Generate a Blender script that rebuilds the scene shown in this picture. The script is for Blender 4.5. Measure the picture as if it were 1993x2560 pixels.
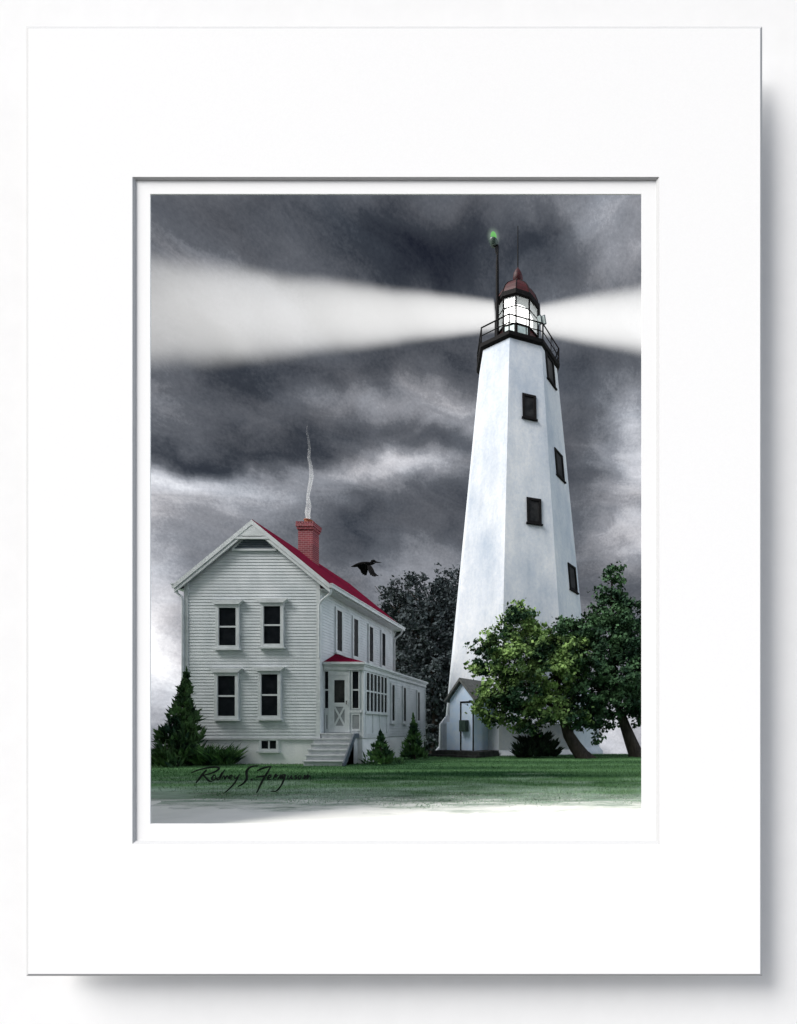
import bpy, bmesh, math, random
import numpy as np
from mathutils import Vector, Matrix
for o in list(bpy.data.objects):
    bpy.data.objects.remove(o)
scene = bpy.context.scene
C = scene.collection
R = math.radians

# ------------------------------------------------------------------ camera
EYE = 1.77
FPX, CX, CY = 1130.0, 1422.0, 1820.0          # focal length and vanishing point, in photo pixels
cam_d = bpy.data.cameras.new('camera')
cam = bpy.data.objects.new('camera', cam_d)
C.objects.link(cam)
cam.location = (0, 0, EYE)
cam.rotation_euler = (R(90), 0, 0)
cam_d.sensor_fit = 'HORIZONTAL'
cam_d.sensor_width = 36
cam_d.lens = 36 * FPX / 1993
cam_d.shift_x = (996.5 - CX) / 1993
cam_d.shift_y = (CY - 1280) / 1993
cam_d.clip_start = 0.1
cam_d.clip_end = 3000
scene.camera = cam

# ------------------------------------------------------------------ light
scene.view_settings.view_transform = 'Standard'
scene.view_settings.look = 'None'
scene.view_settings.gamma = 1
scene.view_settings.exposure = 0.66
SUN_DIR = Vector((0.62, 0.37, -0.69)).normalized()        # the way the light travels
sun_d = bpy.data.lights.new('sun', 'SUN')
sun_d.energy = 3.0
sun_d.angle = R(34)
sun_d.color = (1.0, 0.985, 0.965)
sun = bpy.data.objects.new('sun', sun_d)
C.objects.link(sun)
sun.rotation_euler = SUN_DIR.to_track_quat('-Z', 'Y').to_euler()
sun.location = (-30, -20, 50)

world = bpy.data.worlds.new('World')
scene.world = world
world.use_nodes = True
wn, wl = world.node_tree.nodes, world.node_tree.links
wn.clear()


def nd(nodes, kind, **kw):
    n = nodes.new(kind)
    for k, v in kw.items():
        setattr(n, k, v)
    return n


def build_world():
    out = nd(wn, 'ShaderNodeOutputWorld')
    sky = nd(wn, 'ShaderNodeTexSky', sky_type='NISHITA', sun_disc=False)
    to_sun = -SUN_DIR
    sky.sun_elevation = math.asin(to_sun.z)
    sky.sun_rotation = math.atan2(to_sun.x, to_sun.y)
    sky.dust_density = 3.0
    sky.ozone_density = 1.0
    bg1 = nd(wn, 'ShaderNodeBackground')
    bg1.inputs['Strength'].default_value = 0.085
    desat = nd(wn, 'ShaderNodeHueSaturation')
    desat.inputs['Saturation'].default_value = 0.45
    wl.new(sky.outputs[0], desat.inputs['Color'])
    wl.new(desat.outputs[0], bg1.inputs['Color'])
    tc = nd(wn, 'ShaderNodeTexCoord')
    d = tc.outputs['Generated']

    def math_(op, a, b=None, clamp=False):
        m = nd(wn, 'ShaderNodeMath', operation=op, use_clamp=clamp)
        for i, v in enumerate((a, b)):
            if v is None:
                continue
            if isinstance(v, (int, float)):
                m.inputs[i].default_value = v
            else:
                wl.new(v, m.inputs[i])
        return m.outputs[0]

    def noise(scale, vec, detail=6, rough=0.55, dist=0.0):
        n = nd(wn, 'ShaderNodeTexNoise')
        n.inputs['Scale'].default_value = scale
        n.inputs['Detail'].default_value = detail
        n.inputs['Roughness'].default_value = rough
        n.inputs['Distortion'].default_value = dist
        wl.new(vec, n.inputs['Vector'])
        return n
    mp = nd(wn, 'ShaderNodeMapping')
    mp.inputs['Scale'].default_value = (1.0, 1.0, 2.1)
    mp.inputs['Rotation'].default_value = (0, R(9), 0)
    wl.new(d, mp.inputs['Vector'])
    # domain warp so that the cloud banks billow
    wv = noise(2.6, mp.outputs[0], 3)
    wsub = nd(wn, 'ShaderNodeVectorMath', operation='SUBTRACT')
    wl.new(wv.outputs['Color'], wsub.inputs[0])
    wsub.inputs[1].default_value = (0.5, 0.5, 0.5)
    wsc = nd(wn, 'ShaderNodeVectorMath', operation='SCALE')
    wl.new(wsub.outputs[0], wsc.inputs[0])
    wsc.inputs['Scale'].default_value = 0.55
    wadd = nd(wn, 'ShaderNodeVectorMath', operation='ADD')
    wl.new(mp.outputs[0], wadd.inputs[0])
    wl.new(wsc.outputs[0], wadd.inputs[1])
    n1 = noise(3.1, wadd.outputs[0], 9, 0.62, 0.3)
    n2 = noise(230, d, 2, 0.7)
    val = math_('MULTIPLY_ADD', n1.outputs['Fac'], 0.85)
    val.node.inputs[2].default_value = 0.015
    val = math_('ADD', val, math_('MULTIPLY', math_('SUBTRACT', n2.outputs['Fac'], 0.5), 0.15))
    # warped direction for the placed banks
    w2 = nd(wn, 'ShaderNodeVectorMath', operation='SCALE')
    wl.new(wsub.outputs[0], w2.inputs[0])
    w2.inputs['Scale'].default_value = 0.12
    nfine = noise(9, d, 5)
    fsub = nd(wn, 'ShaderNodeVectorMath', operation='SUBTRACT')
    wl.new(nfine.outputs['Color'], fsub.inputs[0])
    fsub.inputs[1].default_value = (0.5, 0.5, 0.5)
    fsc = nd(wn, 'ShaderNodeVectorMath', operation='SCALE')
    wl.new(fsub.outputs[0], fsc.inputs[0])
    fsc.inputs['Scale'].default_value = 0.12
    dd = nd(wn, 'ShaderNodeVectorMath', operation='ADD')
    wl.new(d, dd.inputs[0])
    wl.new(w2.outputs[0], dd.inputs[1])
    d3 = nd(wn, 'ShaderNodeVectorMath', operation='ADD')
    wl.new(dd.outputs[0], d3.inputs[0])
    wl.new(fsc.outputs[0], d3.inputs[1])
    # banks: direction (right, up per unit forward), size across, size up, lift of brightness
    # cloud banks and dark gaps: centre and half size (photo pixels turned into directions), lift of brightness
    banks = [(1158, 648, 190, 60, -.20), (990, 600, 170, 55, -.14), (480, 575, 200, 60, -.10), (1395, 610, 90, 45, -.16), (1500, 560, 120, 50, .16), (1210, 505, 260, 34, .04),
             (620, 515, 260, 34, -.10), (1570, 620, 70, 70, .12), (820, 905, 330, 52, -.15), (640, 945, 150, 50, -.16), (420, 985, 120, 70, .22), (1010, 1010, 210, 66, .22),
             (880, 960, 140, 40, .09), (1140, 1055, 90, 45, .14), (820, 1060, 120, 32, -.15), (690, 1125, 130, 42, -.20), (450, 1150, 170, 20, -.22), (1070, 1120, 150, 34, -.15),
             (960, 1178, 190, 40, .22), (1040, 1205, 110, 30, .16), (405, 1210, 110, 34, .26), (590, 1245, 240, 50, .13), (1030, 1325, 180, 70, -.12), (870, 1335, 100, 60, -.10),
             (1080, 1440, 160, 55, .20), (370, 1490, 80, 130, .40), (370, 1670, 75, 110, .32), (430, 1750, 150, 60, .10), (1470, 915, 120, 60, -.08), (1585, 1030, 75, 75, .30), (1600, 1190, 60, 60, .24),
             (1440, 1080, 60, 90, -.12), (1585, 1350, 80, 60, .30), (1480, 1330, 110, 60, .06), (1560, 1820, 140, 110, .34), (420, 800, 200, 90, .10)]
    for px, py, hx, hy, lift in banks:
        bx, bz, sx, sz = (px - CX) / FPX, (CY - py) / FPX, hx / FPX * 1.25, hy / FPX * 1.25
        v0 = Vector((bx, 1, bz)).normalized()
        k = (1 + bx * bx + bz * bz) ** 0.5
        # axes across and up, square to the bank's own direction
        ex = Vector((1, 0, 0))
        ex = (ex - v0 * ex.dot(v0)).normalized()
        ez = v0.cross(ex)
        ez = ez if ez.z > 0 else -ez
        s_ = nd(wn, 'ShaderNodeVectorMath', operation='SUBTRACT')
        wl.new(d3.outputs[0], s_.inputs[0])
        s_.inputs[1].default_value = v0
        cmp_ = []
        for ax_, sz_ in ((ex, sx / k), (ez, sz / k)):
            dt = nd(wn, 'ShaderNodeVectorMath', operation='DOT_PRODUCT')
            wl.new(s_.outputs[0], dt.inputs[0])
            dt.inputs[1].default_value = ax_ / sz_
            cmp_.append(math_('MULTIPLY', dt.outputs['Value'], dt.outputs['Value']))
        r2 = math_('ADD', cmp_[0], cmp_[1])
        g = math_('EXPONENT', math_('MULTIPLY', r2, -1.0))
        val = math_('ADD', val, math_('MULTIPLY', g, lift * 1.05))
    ramp = nd(wn, 'ShaderNodeValToRGB')
    e = ramp.color_ramp.elements
    stops = [(0.0, (.008, .010, .016)), (.2, (.026, .030, .037)), (.42, (.076, .081, .090)), (.62, (.185, .190, .202)),
             (.82, (.42, .42, .43)), (1.0, (.72, .72, .71))]
    while len(e) < len(stops):
        e.new(0.5)
    for i, (p, c) in enumerate(stops):
        e[i].position = p
        e[i].color = (*c, 1)
    wl.new(val, ramp.inputs[0])
    # faint hue wander between slate blue and warm grey
    hue = noise(4.5, wadd.outputs[0], 4)
    tint = nd(wn, 'ShaderNodeMix', data_type='RGBA', blend_type='MIX')
    wl.new(hue.outputs['Fac'], tint.inputs['Factor'])
    tint.inputs[6].default_value = (.91, 1.0, 1.11, 1)
    tint.inputs[7].default_value = (1.07, 1.01, 1.0, 1)
    mul = nd(wn, 'ShaderNodeMix', data_type='RGBA', blend_type='MULTIPLY')
    mul.inputs['Factor'].default_value = 1
    wl.new(ramp.outputs[0], mul.inputs[6])
    wl.new(tint.outputs[2], mul.inputs[7])
    bg2 = nd(wn, 'ShaderNodeBackground')
    wl.new(mul.outputs[2], bg2.inputs['Color'])
    sep = nd(wn, 'ShaderNodeSeparateXYZ')
    wl.new(d, sep.inputs[0])
    side = nd(wn, 'ShaderNodeMapRange', interpolation_type='SMOOTHSTEP')
    side.inputs['From Min'].default_value = 0.15
    side.inputs['From Max'].default_value = 0.50
    wl.new(sep.outputs['Y'], side.inputs['Value'])
    fill_patch = nd(wn, 'ShaderNodeVectorMath', operation='DOT_PRODUCT')  # added bright sky patch out of view, to lift right-facing walls
    wl.new(d, fill_patch.inputs[0])
    fill_patch.inputs[1].default_value = Vector((1, .12, .36)).normalized()
    bmr = nd(wn, 'ShaderNodeMapRange', interpolation_type='SMOOTHSTEP')
    bmr.inputs['From Min'].default_value = .70
    bmr.inputs['From Max'].default_value = .97
    bmr.inputs['To Min'].default_value = 0.085
    bmr.inputs['To Max'].default_value = 0.40
    wl.new(fill_patch.outputs['Value'], bmr.inputs['Value'])
    wl.new(bmr.outputs[0], bg1.inputs['Strength'])
    mix = nd(wn, 'ShaderNodeMixShader')
    wl.new(side.outputs[0], mix.inputs[0])
    wl.new(bg1.outputs[0], mix.inputs[1])
    wl.new(bg2.outputs[0], mix.inputs[2])
    wl.new(mix.outputs[0], out.inputs[0])


build_world()

# ------------------------------------------------------------------ helpers


def at(px, py, Y):
    """photo pixel and distance -> point in the place"""
    return Vector(((px - CX) * Y / FPX, Y, EYE + (CY - py) * Y / FPX))


class MB:
    def __init__(self):
        self.v, self.f, self.s = [], [], []

    def add(self, vs, fs, smooth=False):
        n = len(self.v)
        self.v += [tuple(p) for p in vs]
        for f in fs:
            self.f.append(tuple(i + n for i in f))
            self.s.append(smooth)
        return self

    def box(self, x0, x1, y0, y1, z0, z1, M=None):
        vs = [Vector(p) for p in ((x0, y0, z0), (x1, y0, z0), (x1, y1, z0), (x0, y1, z0), (x0, y0, z1), (x1, y0, z1), (x1, y1, z1), (x0, y1, z1))]
        if M is not None:
            vs = [M @ p for p in vs]
        return self.add(vs, [(3, 2, 1, 0), (4, 5, 6, 7), (0, 1, 5, 4), (1, 2, 6, 5), (2, 3, 7, 6), (3, 0, 4, 7)])

    def prism(self, poly, vec):
        """closed polygon (3-D points) pushed along vec"""
        n = len(poly)
        vec = Vector(vec)
        vs = [Vector(p) for p in poly] + [Vector(p) + vec for p in poly]
        fs = [tuple(range(n)), tuple(range(2 * n - 1, n - 1, -1))]
        fs += [(i, i + n, (i + 1) % n + n, (i + 1) % n) for i in range(n)]
        return self.add(vs, fs)

    def tube(self, pts, rad, n=8, caps=True, smooth=True):
        pts = [Vector(p) for p in pts]
        if not hasattr(rad, '__len__'):
            rad = [rad] * len(pts)
        vs, fs = [], []
        ref = None
        for i, p in enumerate(pts):
            a = pts[max(i - 1, 0)]
            b = pts[min(i + 1, len(pts) - 1)]
            t = (b - a).normalized()
            if ref is None:
                ref = Vector((0, 0, 1)) if abs(t.z) < .9 else Vector((1, 0, 0))
            u = (ref - t * ref.dot(t)).normalized()
            w = t.cross(u)
            ref = u
            for k in range(n):
                q = 2 * math.pi * k / n
                vs.append(p + (u * math.cos(q) + w * math.sin(q)) * rad[i])
        for i in range(len(pts) - 1):
            for k in range(n):
                fs.append((i * n + k, i * n + (k + 1) % n, (i + 1) * n + (k + 1) % n, (i + 1) * n + k))
        self.add(vs, fs, smooth)
        if caps:
            m = (len(pts) - 1) * n
            self.add(vs[:n], [tuple(range(n - 1, -1, -1))])
            self.add(vs[m:], [tuple(range(n))])
        return self

    def lathe(self, prof, n, c=(0, 0, 0), ph=0.0, smooth=False, caps=True):
        """profile of (radius, height); side k has its edge at azimuth ph + k*2pi/n from the viewer's side"""
        vs, fs = [], []
        for r, z in prof:
            for k in range(n):
                q = ph + 2 * math.pi * k / n
                vs.append((c[0] + r * math.sin(q), c[1] - r * math.cos(q), c[2] + z))
        for i in range(len(prof) - 1):
            for k in range(n):
                fs.append((i * n + k, i * n + (k + 1) % n, (i + 1) * n + (k + 1) % n, (i + 1) * n + k))
        self.add(vs, fs, smooth)
        if caps:
            m = (len(prof) - 1) * n
            self.add(vs[:n], [tuple(range(n - 1, -1, -1))])
            self.add(vs[m:], [tuple(range(n))])
        return self

    def build(self, name, mat, parent=None, bevel=0.0):
        me = bpy.data.meshes.new(name)
        me.from_pydata(self.v, [], self.f)
        me.polygons.foreach_set('use_smooth', self.s)
        me.update()
        bm = bmesh.new()
        bm.from_mesh(me)
        bmesh.ops.recalc_face_normals(bm, faces=bm.faces)
        bm.to_mesh(me)
        bm.free()
        o = bpy.data.objects.new(name, me)
        me.materials.append(mat)
        C.objects.link(o)
        if parent is not None:
            o.parent = parent
            o.matrix_parent_inverse = Matrix.Translation(-abs_loc(parent))
        if bevel:
            b = o.modifiers.new('soft edge', 'BEVEL')
            b.width = bevel
            b.segments = 2
            b.limit_method = 'ANGLE'
        return o


def abs_loc(o):
    p = Vector((0, 0, 0))
    if o.parent is None:
        return Vector(o.location)
    return p + (abs_loc(o.parent) + o.matrix_parent_inverse.to_translation() + Vector(o.location))


def raw(name, co, faces_per, mat, parent=None, smooth=False):
    """fast mesh from numpy: co (n, k, 3) separate k-gons"""
    n, k, _ = co.shape
    me = bpy.data.meshes.new(name)
    me.vertices.add(n * k)
    me.vertices.foreach_set('co', co.reshape(-1).astype(np.float32))
    me.loops.add(n * k)
    me.loops.foreach_set('vertex_index', np.arange(n * k, dtype=np.int32))
    me.polygons.add(n)
    me.polygons.foreach_set('loop_start', np.arange(0, n * k, k, dtype=np.int32))
    me.update(calc_edges=True)
    me.validate()
    me.materials.append(mat)
    o = bpy.data.objects.new(name, me)
    C.objects.link(o)
    if parent is not None:
        o.parent = parent
        o.matrix_parent_inverse = Matrix.Translation(-abs_loc(parent))
    return o


def empty(name, loc, label, cat, group=None):
    o = bpy.data.objects.new(name, None)
    C.objects.link(o)
    o.location = loc
    return tag(o, label, cat, group)


def tag(o, label=None, cat=None, group=None, kind=None):
    for k, v in (('label', label), ('category', cat), ('group', group), ('kind', kind)):
        if v:
            o[k] = v
    return o


# ------------------------------------------------------------------ materials


def mat(name, c1, c2=None, scale=3.0, rough=0.7, spec=0.3, bump=0.0, bscale=None, metal=0.0, stretch=(1, 1, 1), detail=5, lo=0.35, hi=0.65):
    m = bpy.data.materials.new(name)
    m.use_nodes = True
    n, l = m.node_tree.nodes, m.node_tree.links
    b = n['Principled BSDF']
    b.inputs['Roughness'].default_value = rough
    b.inputs['Specular IOR Level'].default_value = spec
    b.inputs['Metallic'].default_value = metal
    c2 = c2 or tuple(min(1, x * .8) for x in c1)
    tc = n.new('ShaderNodeTexCoord')
    mp = n.new('ShaderNodeMapping')
    mp.inputs['Scale'].default_value = stretch
    l.new(tc.outputs['Object'], mp.inputs['Vector'])
    t = n.new('ShaderNodeTexNoise')
    t.inputs['Scale'].default_value = scale
    t.inputs['Detail'].default_value = detail
    t.inputs['Roughness'].default_value = .6
    l.new(mp.outputs[0], t.inputs['Vector'])
    r = n.new('ShaderNodeValToRGB')
    r.color_ramp.elements[0].position = lo
    r.color_ramp.elements[1].position = hi
    r.color_ramp.elements[0].color = (*c1, 1)
    r.color_ramp.elements[1].color = (*c2, 1)
    l.new(t.outputs['Fac'], r.inputs[0])
    l.new(r.outputs[0], b.inputs['Base Color'])
    if bump:
        t2 = n.new('ShaderNodeTexNoise')
        t2.inputs['Scale'].default_value = bscale or scale * 6
        t2.inputs['Detail'].default_value = 4
        l.new(mp.outputs[0], t2.inputs['Vector'])
        bp = n.new('ShaderNodeBump')
        bp.inputs['Strength'].default_value = bump
        bp.inputs['Distance'].default_value = 0.03
        l.new(t2.outputs['Fac'], bp.inputs['Height'])
        l.new(bp.outputs[0], b.inputs['Normal'])
    return m


def leaf_mat(name, dark, light, scale=.9, lo=.38, hi=.66):
    m = mat(name, dark, light, scale=scale, rough=.75, spec=.15, lo=lo, hi=hi, detail=6)
    return m


def emit(name, col, s):
    m = bpy.data.materials.new(name)
    m.use_nodes = True
    n, l = m.node_tree.nodes, m.node_tree.links
    n.clear()
    e = n.new('ShaderNodeEmission')
    e.inputs[0].default_value = (*col, 1)
    e.inputs[1].default_value = s
    o = n.new('ShaderNodeOutputMaterial')
    l.new(e.outputs[0], o.inputs[0])
    return m


M = {}
M['mat'] = mat('white_mat', (.90, .90, .90), (.88, .88, .88), scale=40, rough=.9, spec=.1)
M['core_shade'] = mat('mat_core_shade', (.55, .555, .56), (.52, .525, .53), scale=30, rough=.9, spec=.1)  # board core, greyed so the cut edges imitate soft shadow round the mat
M['wall'] = mat('white_plaster', (.88, .88, .88), (.86, .86, .86), scale=2, rough=.9, spec=.1)
M['paper'] = mat('white_paper', (.90, .90, .90), (.89, .89, .89), scale=20, rough=.9, spec=.1)
M['siding'] = mat('siding_paint', (.65, .68, .70), (.52, .56, .58), scale=1.1, rough=.65, bump=.15, bscale=30, stretch=(1, 1, .6))
M['trim'] = mat('trim_paint', (.62, .65, .66), (.51, .54, .55), scale=3, rough=.55)
M['foundation'] = mat('foundation_render', (.84, .85, .86), (.72, .74, .76), scale=1.4, rough=.85, bump=.25, bscale=14)
M['red_roof'] = mat('red_roof', (.17, .004, .028), (.11, .003, .018), scale=4, rough=.8, spec=.03, stretch=(1, 1, 1))
M['dark_red'] = mat('dark_red_metal', (.058, .004, .005), (.028, .002, .003), scale=5, rough=.55, spec=.25)
M['black'] = mat('black_iron', (.006, .006, .007), (.011, .010, .010), scale=8, rough=.75, spec=.08)
M['glass_dark'] = mat('dark_window_glass', (.005, .007, .009), (.012, .014, .017), scale=2, rough=.22, spec=.03)
M['glass_grey'] = mat('grey_window_glass', (.010, .011, .012), (.035, .035, .035), scale=2, rough=.3, spec=.12)
M['slate'] = mat('slate_paint', (.10, .125, .15), (.07, .09, .11), scale=5, rough=.6)
M['grey_paint'] = mat('grey_paint', (.28, .30, .31), (.22, .235, .245), scale=4, rough=.7)
M['step'] = mat('step_paint', (.62, .64, .65), (.48, .50, .52), scale=3, rough=.7, bump=.1)


def whitewash():
    """old whitewash: broad blue-grey weathering, fine mottling, faint run-down streaks"""
    m = mat('tower_whitewash', (.72, .73, .74), (.41, .465, .535), scale=.33, rough=.9, spec=.08, bump=.35, bscale=7, stretch=(1, 1, .45), lo=.36, hi=.70, detail=8)
    n, l = m.node_tree.nodes, m.node_tree.links
    b = n['Principled BSDF']
    src = b.inputs['Base Color'].links[0].from_socket
    tc = n.new('ShaderNodeTexCoord')
    for sc, st, lo, hi, lowc in ((5.5, (1, 1, .8), .30, .62, (.82, .86, .92)), (2.2, (1, 1, .07), .30, .55, (.90, .91, .92))):
        mp = n.new('ShaderNodeMapping')
        mp.inputs['Scale'].default_value = st
        l.new(tc.outputs['Object'], mp.inputs['Vector'])
        t = n.new('ShaderNodeTexNoise')
        t.inputs['Scale'].default_value = sc
        t.inputs['Detail'].default_value = 8
        t.inputs['Roughness'].default_value = .7
        l.new(mp.outputs[0], t.inputs['Vector'])
        r = n.new('ShaderNodeValToRGB')
        r.color_ramp.elements[0].position, r.color_ramp.elements[1].position = lo, hi
        r.color_ramp.elements[0].color = (*lowc, 1)
        r.color_ramp.elements[1].color = (1, 1, 1, 1)
        l.new(t.outputs['Fac'], r.inputs[0])
        mx = n.new('ShaderNodeMix')
        mx.data_type = 'RGBA'
        mx.blend_type = 'MULTIPLY'
        mx.inputs['Factor'].default_value = 1
        l.new(src, mx.inputs[6])
        l.new(r.outputs[0], mx.inputs[7])
        src = mx.outputs[2]
    l.new(src, b.inputs['Base Color'])
    return m


M['tower'] = whitewash()
M['hut'] = mat('hut_blue_paint', (.58, .72, .92), (.68, .78, .92), scale=2.2, rough=.8, bump=.15)
M['hut_roof'] = mat('grey_slate', (.15, .155, .15), (.09, .095, .09), scale=5, rough=.8)
M['green_box'] = mat('dark_green_metal', (.03, .055, .045), (.05, .08, .065), scale=8, rough=.4)
M['stone'] = mat('dark_stone', (.02, .021, .02), (.045, .048, .045), scale=4, rough=.8, bump=.3)
M['bark'] = mat('bark', (.045, .036, .030), (.018, .014, .012), scale=3, rough=.9, bump=.8, bscale=10, stretch=(3, 3, .7))
M['sand'] = mat('pale_sand', (.84, .83, .78), (.74, .74, .69), scale=.8, rough=.95, spec=.1, bump=.2, bscale=8)


def grass_mat(name, dark, light, pale, thin=False):
    """green turf in streaky patches that thins to dry pale grass where it meets the sand"""
    m = mat(name, dark, light, scale=.5, rough=.95, spec=.05, stretch=(.14, 1.0, 1), lo=.38, hi=.62, detail=8)
    n, l = m.node_tree.nodes, m.node_tree.links
    b = n['Principled BSDF']
    src = b.inputs['Base Color'].links[0].from_socket
    tc = n.new('ShaderNodeTexCoord')
    sp = n.new('ShaderNodeSeparateXYZ')
    l.new(tc.outputs['Object'], sp.inputs[0])
    t = n.new('ShaderNodeTexNoise')
    mp = n.new('ShaderNodeMapping')
    mp.inputs['Scale'].default_value = (.5, 1.4, 1)
    l.new(tc.outputs['Object'], mp.inputs['Vector'])
    l.new(mp.outputs[0], t.inputs['Vector'])
    t.inputs['Scale'].default_value = .8
    t.inputs['Detail'].default_value = 6
    a = n.new('ShaderNodeMath')
    a.operation = 'MULTIPLY_ADD'
    l.new(t.outputs['Fac'], a.inputs[0])
    a.inputs[1].default_value = 15
    l.new(sp.outputs['Y'], a.inputs[2])
    mr = n.new('ShaderNodeMapRange')
    mr.interpolation_type = 'SMOOTHSTEP'
    mr.inputs['From Min'].default_value = 23.5
    mr.inputs['From Max'].default_value = 17.5
    mr.inputs['To Max'].default_value = .95
    l.new(a.outputs[0], mr.inputs['Value'])
    mx = n.new('ShaderNodeMix')
    mx.data_type = 'RGBA'
    l.new(mr.outputs[0], mx.inputs['Factor'])
    l.new(src, mx.inputs[6])
    mx.inputs[7].default_value = (*pale, 1)
    l.new(mx.outputs[2], b.inputs['Base Color'])
    if thin:
        t3 = n.new('ShaderNodeTexNoise')
        t3.inputs['Scale'].default_value = 1.3
        t3.inputs['Detail'].default_value = 9
        t3.inputs['Roughness'].default_value = .72
        mp3 = n.new('ShaderNodeMapping')
        mp3.inputs['Scale'].default_value = (.45, 1.5, 1)
        l.new(tc.outputs['Object'], mp3.inputs['Vector'])
        l.new(mp3.outputs[0], t3.inputs['Vector'])
        a3 = n.new('ShaderNodeMath')
        a3.operation = 'MULTIPLY_ADD'
        l.new(t3.outputs['Fac'], a3.inputs[0])
        a3.inputs[1].default_value = 9
        l.new(sp.outputs['Y'], a3.inputs[2])
        m3 = n.new('ShaderNodeMapRange')
        m3.interpolation_type = 'SMOOTHSTEP'
        m3.inputs['From Min'].default_value = 13.6
        m3.inputs['From Max'].default_value = 17.6
        l.new(a3.outputs[0], m3.inputs['Value'])
        tr = n.new('ShaderNodeBsdfTransparent')
        ms = n.new('ShaderNodeMixShader')
        l.new(m3.outputs[0], ms.inputs[0])
        l.new(tr.outputs[0], ms.inputs[1])
        l.new(b.outputs[0], ms.inputs[2])
        l.new(ms.outputs[0], n['Material Output'].inputs[0])
    return m


M['lawn'] = grass_mat('lawn_turf', (.022, .065, .028), (.13, .26, .11), (.32, .42, .33), True)
M['blade'] = grass_mat('grass_blades', (.022, .070, .026), (.14, .27, .11), (.34, .44, .33))
M['ink'] = mat('dark_ink_iron', (.015, .02, .016), (.03, .035, .03), scale=10, rough=.8, spec=.1)
M['bird'] = mat('dark_feathers', (.006, .006, .007), (.014, .013, .013), scale=9, rough=.9, spec=.03)
M['lens'] = emit('lamp_light', (1.0, .99, .97), 1.7)
M['green_light'] = emit('green_light', (.16, .55, .13), .5)
M['panel'] = mat('pale_panel', (.55, .66, .64), (.40, .50, .50), scale=4, rough=.4)
M['flood'] = mat('flood_glass', (.55, .63, .62), (.42, .50, .50), scale=6, rough=.3)
M['terracotta'] = mat('terracotta', (.35, .12, .06), (.28, .09, .05), scale=8, rough=.8)


def brick():
    m = bpy.data.materials.new('red_brick')
    m.use_nodes = True
    n, l = m.node_tree.nodes, m.node_tree.links
    b = n['Principled BSDF']
    b.inputs['Roughness'].default_value = .85
    tc = n.new('ShaderNodeTexCoord')
    mp = n.new('ShaderNodeMapping')
    mp.inputs['Rotation'].default_value = (R(90), 0, 0)
    l.new(tc.outputs['Object'], mp.inputs['Vector'])
    t = n.new('ShaderNodeTexBrick')
    t.inputs['Color1'].default_value = (.20, .026, .036, 1)
    t.inputs['Color2'].default_value = (.13, .016, .024, 1)
    t.inputs['Mortar'].default_value = (.30, .17, .18, 1)
    t.inputs['Scale'].default_value = 3.4
    t.inputs['Mortar Size'].default_value = .025
    t.inputs['Row Height'].default_value = .38
    t.inputs['Brick Width'].default_value = .9
    l.new(mp.outputs[0], t.inputs['Vector'])
    l.new(t.outputs['Color'], b.inputs['Base Color'])
    return m


M['brick'] = brick()


def lantern_glass():
    m = bpy.data.materials.new('lantern_glass')
    m.use_nodes = True
    n, l = m.node_tree.nodes, m.node_tree.links
    n.clear()
    tr = n.new('ShaderNodeBsdfTransparent')
    tl = n.new('ShaderNodeBsdfTranslucent')
    tl.inputs[0].default_value = (.85, .92, .92, 1)
    gl = n.new('ShaderNodeBsdfGlossy')
    gl.inputs['Roughness'].default_value = .1
    m1 = n.new('ShaderNodeMixShader')
    m1.inputs[0].default_value = .30
    m2 = n.new('ShaderNodeMixShader')
    m2.inputs[0].default_value = .06
    o = n.new('ShaderNodeOutputMaterial')
    l.new(tr.outputs[0], m1.inputs[1])
    l.new(tl.outputs[0], m1.inputs[2])
    l.new(m1.outputs[0], m2.inputs[1])
    l.new(gl.outputs[0], m2.inputs[2])
    l.new(m2.outputs[0], o.inputs[0])
    return m


M['lantern_glass'] = lantern_glass()

# ------------------------------------------------------------------ the matted picture: wall, mat board, print border
YM, YB, YW = 7.66, 7.70, 8.08             # mat face, print border, wall face


def rect(l, t, r, b, Y):
    a, c = at(l, b, Y), at(r, t, Y)
    return a.x, c.x, a.z, c.z                # x0 x1 z0 z1


def ring(mb, o, i, y0, y1):
    """rectangular board with a rectangular hole, faces at y0 (front) and y1"""
    def rc(q, y):
        return [(q[0], y, q[2]), (q[1], y, q[2]), (q[1], y, q[3]), (q[0], y, q[3])]
    if len(i) == 2:
        i0, i1 = i
    else:
        i0 = i1 = i
    o0, o1 = o if len(o) == 2 else (o, o)
    vs = rc(o0, y0) + rc(i0, y0) + rc(o1, y1) + rc(i1, y1)
    fs = []
    for k in range(4):
        j = (k + 1) % 4
        fs += [(k, j, 4 + j, 4 + k), (8 + j, 8 + k, 12 + k, 12 + j), (k, 8 + k, 8 + j, j), (4 + j, 12 + j, 12 + k, 4 + k)]
    return mb.add(vs, fs)


wall_hole = rect(352, 460, 1632, 2084, 8.2)
tag(ring(MB(), (-64, 8, -9, 29.5), wall_hole, YW, YW + .15).build('wall', M['wall']), 'plain white wall behind the white mat board', 'wall')
pic = empty('matted_print', at(986, 2438, YM), 'large white mat board with a rectangular window cut around the lighthouse scene', 'picture mat')
open_f = rect(331, 442, 1649, 2110, YM)
open_b = rect(339.5, 450, 1640.5, 2101, YM + .03)
mb_ = MB()
ring(mb_, (rect(71, 71, 1901, 2435, YM), rect(66, 66, 1906, 2440, YM + .03)), (open_f, open_b), YM, YM + .03)
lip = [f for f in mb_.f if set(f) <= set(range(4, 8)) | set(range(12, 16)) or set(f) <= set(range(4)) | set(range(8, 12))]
core_shade = MB()
core_shade.v, core_shade.f, core_shade.s = list(mb_.v), lip, [False] * len(lip)
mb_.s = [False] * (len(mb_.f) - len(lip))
mb_.f = [f for f in mb_.f if f not in lip]
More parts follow.
